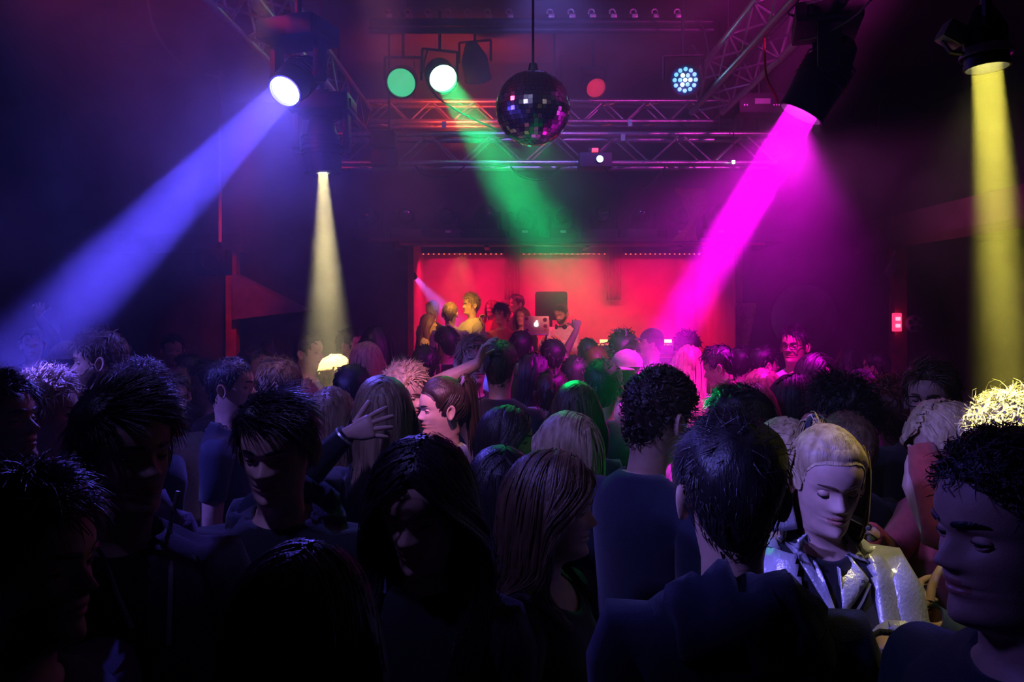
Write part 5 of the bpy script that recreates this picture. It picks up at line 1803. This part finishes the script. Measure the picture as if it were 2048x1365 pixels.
add('blond woman lit green and amber between the navy hoodie and the silver jacket', 1570, 834, 2.33, 172, fem=True, hair='long', hc='blond', top_c='black', length=.2, lod=0, hs=.92)
add('thin-haired head with a greenish sheen just behind the silver jacket woman', 1694, 824, 2.79, -160, hair='crop', hc='light', top_c='black', lod=0)
add('dim round head in the back right of the afro', 1690, 733, 5.37, 150, hair='short', hc='black', top_c='black')
add('dim pink-cheeked person behind the afro', 1722, 736, 4.92, -30, hair='cap', hc='black', skin='light', top_c='black')
m51 = add('dark-haired woman in a striped top facing right in mid crowd', 1068, 706, 4.76, 96, fem=True, hair='bob', hc='black', skin='light', top_c='stripe', arms={'R': dict(tow=(-.1, -.28, 1.25), palm=(1, 0, 0))})
add('dark round head against the red stage under the laptop', 1042, 660, 6.50, 178, hair='short', hc='black', top_c='black', hthick=.024)
add('spiky dark head against the stage in front of the bearded man', 1106, 676, 5.95, 175, hair='quiff', hc='black', top_c='black')
add('person with a fist raised against the red stage', 1176, 676, 6.70, 172, fem=True, hair='short', hc='black', top_c='black', sleeve='short', arms={'L': dict(tow=(.10, -.05, 1.74), pole=(.7, -.6, -.2), hand=(0, 0, 1), palm=(0, -1, 0), curl=1.3)})
add('reddish short-haired head below the bearded man at the laptop', 1192, 692, 6.23, 168, hair='crop', hc='red', top_c='black')
add('dim dark head right below the reddish one', 1150, 712, 5.20, 160, hair='short', hc='black', top_c='black')
add('dim man in the dark at the left, blurred face turned right', 338, 742, 3.94, 60, hair='short', hc='brown', skin='light', top_c='grey')
add('dim person far back at the left under the blue beam', 376, 706, 5.40, -40, hair='short', hc='black', top_c='black')
add('dim person far back beside the red post, left', 345, 668, 6.60, 30, hair='short', hc='black', top_c='black')
add('dim person with a raised hand far at the left edge under the blue beam', 66, 655, 6.60, 20, hair='short', hc='black', skin='light', top_c='black', arms={'L': dict(tow=(.06, -.10, 1.86), pole=(1, -.4, -.3), hand=(0, 0, 1), palm=(0, -1, 0), curl=.9)})
add('dim woman in the dark left of the pale yellow beam', 545, 678, 6.60, 120, fem=True, hair='bob', hc='black', top_c='black')
add('dim head in the dark right of the stage, near the jamb', 1530, 690, 5.79, 100, hair='short', hc='black', top_c='black')
add('dim head far back beside the right-hand post', 1752, 700, 6.40, -140, hair='short', hc='black', top_c='black')
add('dim long-haired woman far back left of the right-hand post', 1700, 694, 7.10, 170, fem=True, hair='long', hc='black', top_c='purple')
add('reddish head in the mid crowd below the stage middle', 1104, 738, 4.40, 165, hair='short', hc='darkbrown', top_c='charcoal', hthick=.014)
add('dark head below the left end of the stage', 852, 690, 5.12, 178, hair='short', hc='black', top_c='black')

# ---- on the stage
ST = dict(floor=STZ)
s1 = add('bearded man in a pale shirt with headphones round his neck bending over the laptop', 1122, 607, 10.62, -30, hair='short', hc='darkbrown', skin='fair', top_c='white', beard=True, nod=22, lod=0, hthick=.014, arms={'R': dict(tow=(-.12, -.34, 1.22)), 'L': dict(tow=(.14, -.34, 1.22))}, **ST)
s2 = add('smiling man in an ochre shirt lit yellow at the left of the stage', 942, 586, 9.72, -62, hair='quiff', hc='light', skin='fair', top_c='cream', lod=0, hthick=.014, arms={'R': dict(tow=(-.1, -.34, 1.32), palm=(1, 0, 0))}, **ST)
s3 = add('man in a light shirt with his back turned at the left of the stage', 900, 605, 9.40, 172, hair='short', hc='light', skin='fair', top_c='white', lod=1, hthick=.012, arms={'R': dict(tow=(-.38, -.10, 1.36))}, **ST)
add('long-haired woman facing right at the left jamb of the stage', 858, 626, 9.96, 80, fem=True, hair='long', hc='red', skin='fair', top_c='pink', lod=1, **ST)
add('person with white hair lit blue by the small spotlight on the stage', 866, 600, 10.44, 150, hair='crop', hc='white', skin='light', top_c='black', **ST)
add('dark-haired person facing left in the back of the stage', 1033, 588, 11.21, -60, hair='short', hc='black', skin='fair', top_c='black', lod=1, **ST)
add('dark bob-haired woman behind the laptop', 1044, 614, 10.42, -20, fem=True, hair='bob', hc='brown', skin='light', top_c='black', **ST)
s8 = add('woman with dark curls and raised arm left of the laptop', 1003, 606, 10.05, -35, fem=True, hair='curly', hc='black', skin='light', top_c='red', lod=1, sleeve='short', arms={'R': dict(at=P(962, 648, 9.7), pole=(-.7, 0, -1), hand=(0, 0, 1), palm=(1, 0, 0), curl=.6)}, **ST)
add('red-clad person at the back of the stage behind the smiling man', 984, 600, 11.57, -40, fem=True, hair='long', hc='red', skin='light', top_c='red', **ST)
DEBUG = False
# ------------------------------------------------------------------ details on people
def surface_patch(B, objs, poly, d, off, name, m, cuts=4, thick=.004, by='px'):
    """a flat piece of cloth laid on the front of the body; outline in pixels at depth d"""
    bm = bmesh.new()
    pts = []
    for px, py in poly:
        w_ = B.Mi @ P(px, py, d)
        pts.append(w_)
    vs_ = [bm.verts.new((q.x, -1.0, q.z)) for q in pts]
    bm.faces.new(vs_)
    bmesh.ops.triangulate(bm, faces=bm.faces[:])
    bmesh.ops.subdivide_edges(bm, edges=bm.edges[:], cuts=cuts, use_grid_fill=True)
    trees = []
    for o in objs:
        me = o.data
        trees.append(BVHTree.FromPolygons([v.co[:] for v in me.vertices], [tuple(p.vertices) for p in me.polygons]))
    ys = []
    for v in bm.verts:
        best = None
        for t in trees:
            h = t.ray_cast(Vector((v.co.x, -1.0, v.co.z)), Vector((0, 1, 0)))
            if h[0] is not None and (best is None or h[0].y < best):
                best = h[0].y
        ys.append(best)
    good = [y for y in ys if y is not None and y < .12]
    fall = sum(good) / max(1, len(good))
    for v, y in zip(bm.verts, ys):
        v.co.y = (y if y is not None and y < .12 else fall) - off
    for _ in range(3):
        bmesh.ops.smooth_vert(bm, verts=[v for v in bm.verts if not v.is_boundary], factor=.5, use_axis_x=False, use_axis_y=True, use_axis_z=False)
    bmesh.ops.recalc_face_normals(bm, faces=bm.faces[:])
    me = bpy.data.meshes.new(name)
    bm.to_mesh(me); bm.free()
    me.materials.append(m)
    me.polygons.foreach_set('use_smooth', [True] * len(me.polygons))
    o = bpy.data.objects.new(name, me); COL.objects.link(o); o.parent = B.root
    md = o.modifiers.new('thick', 'SOLIDIFY'); md.thickness = thick; md.offset = 0
    return o
def child(B, name): return [c for c in B.root.children if c.name.split('.')[0] == name][0]
def on_front(B, objs, px, py, d, off):
    w_ = B.Mi @ P(px, py, d)
    best = None
    for o in objs:
        t = BVHTree.FromPolygons([v.co[:] for v in o.data.vertices], [tuple(p.vertices) for p in o.data.polygons])
        h = t.ray_cast(Vector((w_.x, -1, w_.z)), Vector((0, 1, 0)))
        if h[0] is not None and (best is None or h[0].y < best): best = h[0].y
    return Vector((w_.x, (best if best is not None else -.1) - off, w_.z))

# silver jacket
jk = jacket(b9, 'silver', .050, off=.024, rows=2, spread=.03)
M_SIL = cloth_mat('silver')
base = [jk, child(b9, 'shirt')]
D = 1.74
lap = [[(1624, 1012), (1606, 1022), (1580, 1062), (1558, 1092), (1572, 1096), (1616, 1094), (1640, 1090)],
       [(1640, 1086), (1618, 1098), (1622, 1128), (1652, 1196), (1679, 1246), (1684, 1240), (1668, 1164)],
       [(1706, 1024), (1722, 1040), (1748, 1082), (1776, 1152), (1742, 1140), (1728, 1132), (1722, 1080)],
       [(1726, 1118), (1766, 1180), (1744, 1200), (1697, 1243), (1704, 1180), (1712, 1126)]]
for k, pl in enumerate(lap):
    surface_patch(b9, base, pl, D, .012 + .004 * (k % 2 == 0), 'lapel' if k % 2 else 'collar', M_SIL)
surface_patch(b9, base, [(1744, 1052), (1790, 1072), (1800, 1082), (1796, 1092), (1748, 1068)], D, .014, 'shoulder_strap', M_SIL, cuts=3)
surface_patch(b9, base, [(1588, 1026), (1572, 1040), (1562, 1060), (1570, 1066), (1592, 1044)], D, .014, 'shoulder_strap', M_SIL, cuts=3)
for px, py in ((1763, 1142), (1748, 1180), (1748, 1064), (1568, 1082)):
    q = on_front(b9, base, px, py, D, .020)
    MB().lathe([(.0055, -.002), (.005, .003), (0, .0045)], 12, Matrix.Translation(q) @ Matrix.Rotation(PI / 2, 4, 'X')).build('stud', M_ALU, b9.root)
def front_tube(B, objs, pts, d, off, r, name, m):
    q = [on_front(B, objs, px, py, d, off) for px, py in pts]
    return MB().tube(q, r, 6).build(name, m, B.root)
front_tube(b9, base, [(1612, 1116), (1634, 1150), (1656, 1190), (1676, 1228), (1690, 1262), (1692, 1300)], D, .008, .0035, 'zip', M_ALU)
front_tube(b9, base, [(1768, 1188), (1744, 1216), (1716, 1244), (1706, 1300)], D, .010, .0028, 'zip', M_ALU)
# ear studs of pearl, bracelet
for sg in (1, -1):
    q = b9.tohead(np.array([[sg * .084, .004, .070]]))[0]
    MB().lathe([(0, -.005), (.004, -.003), (.005, 0), (.004, .003), (0, .005)], 10, Matrix.Translation(q.tolist())).build('ear_stud', mat('pearl', (.85, .83, .8), .2, noise=.03), b9.root)
h = b9.hands[1]
def ring_on(B, sg, back, r, tube, name, m, n=20):
    h = B.hands[sg]
    ax = unit(h['wrist'] - h['elbow'])
    c = h['wrist'] - ax * back
    u = unit(np.cross(ax, np.array([.3, .2, 1.0]))); v = np.cross(ax, u)
    return MB().tube([(c + r * (math.cos(2 * PI * k / n) * u + math.sin(2 * PI * k / n) * v)).tolist() for k in range(n + 1)], tube, 6, cap=False).build(name, m, B.root)
ring_on(b9, 1, .055, .044, .010, 'cuff', M_SIL)
ring_on(b9, 1, .0, .030, .0035, 'bracelet', M_ALU)
ring_on(m20, 1, .012, .031, .006, 'wristband', M_ALU)
# zips of the open hoodie
for sgn, pts in ((-1, [(146, 1052), (168, 1110), (196, 1180), (228, 1250), (260, 1318)]), (1, [(362, 1030), (352, 1070), (348, 1140), (346, 1220), (343, 1300), (340, 1362)])):
    front_tube(b2, [child(b2, 'jacket'), child(b2, 'shirt')], pts, 1.32, .006, .0045, 'zip', mat('dull_zip', (.30, .29, .30), .45, .3, noise=.2, scale=200))
# neck chain, ponytail tie, headphones
def neck_ring(B, rx, ry, z0, dipz, tube, name, m, mi=None):
    pts = []
    for k in range(33):
        a = 2 * PI * k / 32
        fr = .5 - .5 * math.cos(a)
        pts.append((rx * math.sin(a), .022 + ry * math.cos(a) * (1 if math.cos(a) > 0 else 1.15), B.chin + z0 - dipz * fr))
    return MB().tube(pts, tube, 6, cap=False).build(name, m, B.root)
neck_ring(m6, .085, .082, -.070, .075, .003, 'neck_chain', M_ALU)
q = m22.tohead(np.array([[0, .098, .214]]))[0]
for B, cm in ((m22, 'purple'), (b9, 'navy')):
    q = B.tohead(np.array([[0, .094, .212]]))[0]
    MB().tube([(q + np.array([.022 * math.cos(t), .010 * math.sin(t), .022 * math.sin(t)])).tolist() for t in [2 * PI * k / 16 for k in range(17)]], .007, 6, cap=False).build('hair_tie', cloth_mat(cm), B.root)
neck_ring(s1, .088, .085, -.045, .03, .008, 'headphones', M_BLACKP)
for sg in (1, -1):
    MB().lathe([(0, -.018), (.030, -.014), (.034, 0), (.030, .014), (0, .018)], 18, Matrix.Translation((sg * .062, -.072, s1.chin - .078)) @ Matrix.Rotation(.9 * sg, 4, 'Z') @ Matrix.Rotation(PI / 2, 4, 'X')).build('ear_cup', M_BLACKP, s1.root)
# pale edge of the T-shirt collars
for B in (m38,):
    neck_ring(B, .084, .078, -.052, .030, .010, 'collar', cloth_mat('white'))
# bottle in the blond person's other hand
h = b11.hands[-1]
wp = b11.M @ Vector(h['wrist'] + h['dir'] * .075 + h['palm'] * .036)
bo = thing('beer_bottle', (wp.x, wp.y, wp.z - .10), 'dark beer bottle with a silver-foiled neck held beside the silver jacket', 'bottle')
MB().lathe([(0, 0), (.030, 0), (.031, .01), (.031, .115), (.027, .145), (.016, .175), (.0145, .19)], 20).build('glass_body', mat('green_glass', (.02, .05, .02), .08, noise=.05, spec=.8), bo)
MB().lathe([(.0155, .175), (.0150, .215), (.0145, .235), (.016, .236), (.016, .246), (0, .247)], 20).build('foil_neck', M_ALU, bo)
# sanity
pp = [(B.root['label'][:40], B.root.matrix_basis.translation) for B in PEOPLE]
for i in range(len(pp)):
    for j in range(i):
        dd = (pp[i][1] - pp[j][1]); dd = math.hypot(dd.x, dd.y)
        if DEBUG and dd < .36: print('CLOSE %.2f' % dd, pp[i][0], '|', pp[j][0])
if DEBUG:
    for B in PEOPLE: print('H %.2f' % (B.chin + .232 * B.hs), B.root['label'][:60])
    print('TRIS', sum(len(p.vertices) - 2 for o in bpy.data.objects if o.type == 'MESH' for p in o.data.polygons))
# ------------------------------------------------------------------ haze
hz = MB().box(((XL + XR) / 2, (YN + YB) / 2, CEIL / 2), (XR - XL + .10, YB - YN + .10, CEIL + .10)).build('haze', [], smooth=0, kind='stuff')
hm = bpy.data.materials.new('haze')
hm.use_nodes = True
nt = hm.node_tree
nt.nodes.remove(nt.nodes['Principled BSDF'])
vs = nt.nodes.new('ShaderNodeVolumeScatter')
vs.inputs['Color'].default_value = (1, 1, 1, 1)
vs.inputs['Anisotropy'].default_value = 0.15
nt.links.new(vs.outputs[0], nt.nodes['Material Output'].inputs['Volume'])
HAZE = 0.10
vs.inputs['Density'].default_value = HAZE
if True:
    tc = nt.nodes.new('ShaderNodeTexCoord')
    n = nt.nodes.new('ShaderNodeTexNoise')
    n.inputs['Scale'].default_value = 2.2
    n.inputs['Detail'].default_value = 2.5
    n.inputs['Distortion'].default_value = 1.2
    mr = nt.nodes.new('ShaderNodeMapRange')
    mr.inputs['From Min'].default_value = .3
    mr.inputs['From Max'].default_value = .7
    mr.inputs['To Min'].default_value = HAZE * .12
    mr.inputs['To Max'].default_value = HAZE * 1.9
    nt.links.new(tc.outputs['Object'], n.inputs['Vector'])
    nt.links.new(n.outputs['Fac'], mr.inputs['Value'])
    sx = nt.nodes.new('ShaderNodeSeparateXYZ')
    mz = nt.nodes.new('ShaderNodeMapRange')      # it gathers under the ceiling, above the heads
    mz.interpolation_type = 'SMOOTHSTEP'
    for k, v in zip(('From Min', 'From Max', 'To Min', 'To Max'), (1.7, 3.2, .20, 1.5)):
        mz.inputs[k].default_value = v
    ml = nt.nodes.new('ShaderNodeMath'); ml.operation = 'MULTIPLY'
    nt.links.new(tc.outputs['Object'], sx.inputs[0])
    nt.links.new(sx.outputs['Z'], mz.inputs['Value'])
    nt.links.new(mz.outputs[0], ml.inputs[0])
    nt.links.new(mr.outputs[0], ml.inputs[1])
    my = nt.nodes.new('ShaderNodeMapRange')      # and the fog of the stage is thicker
    my.interpolation_type = 'SMOOTHSTEP'
    for k, v in zip(('From Min', 'From Max', 'To Min', 'To Max'), (9.0, 9.9, 1.0, 2.2)):
        my.inputs[k].default_value = v
    m2 = nt.nodes.new('ShaderNodeMath'); m2.operation = 'MULTIPLY'
    nt.links.new(sx.outputs['Y'], my.inputs['Value'])
    nt.links.new(ml.outputs[0], m2.inputs[0])
    nt.links.new(my.outputs[0], m2.inputs[1])
    mn = nt.nodes.new('ShaderNodeMapRange')      # thin towards the back of the room, where the photographer stands
    mn.interpolation_type = 'SMOOTHSTEP'
    for k, v in zip(('From Min', 'From Max', 'To Min', 'To Max'), (0.8, 4.4, .10, 1.0)):
        mn.inputs[k].default_value = v
    m3 = nt.nodes.new('ShaderNodeMath'); m3.operation = 'MULTIPLY'
    nt.links.new(sx.outputs['Y'], mn.inputs['Value'])
    nt.links.new(m2.outputs[0], m3.inputs[0])
    nt.links.new(mn.outputs[0], m3.inputs[1])
    nt.links.new(m3.outputs[0], vs.inputs['Density'])
hz.data.materials.append(hm)
tag(hz, 'thin stage haze drifting through the whole club, lit by the lamps', 'haze')
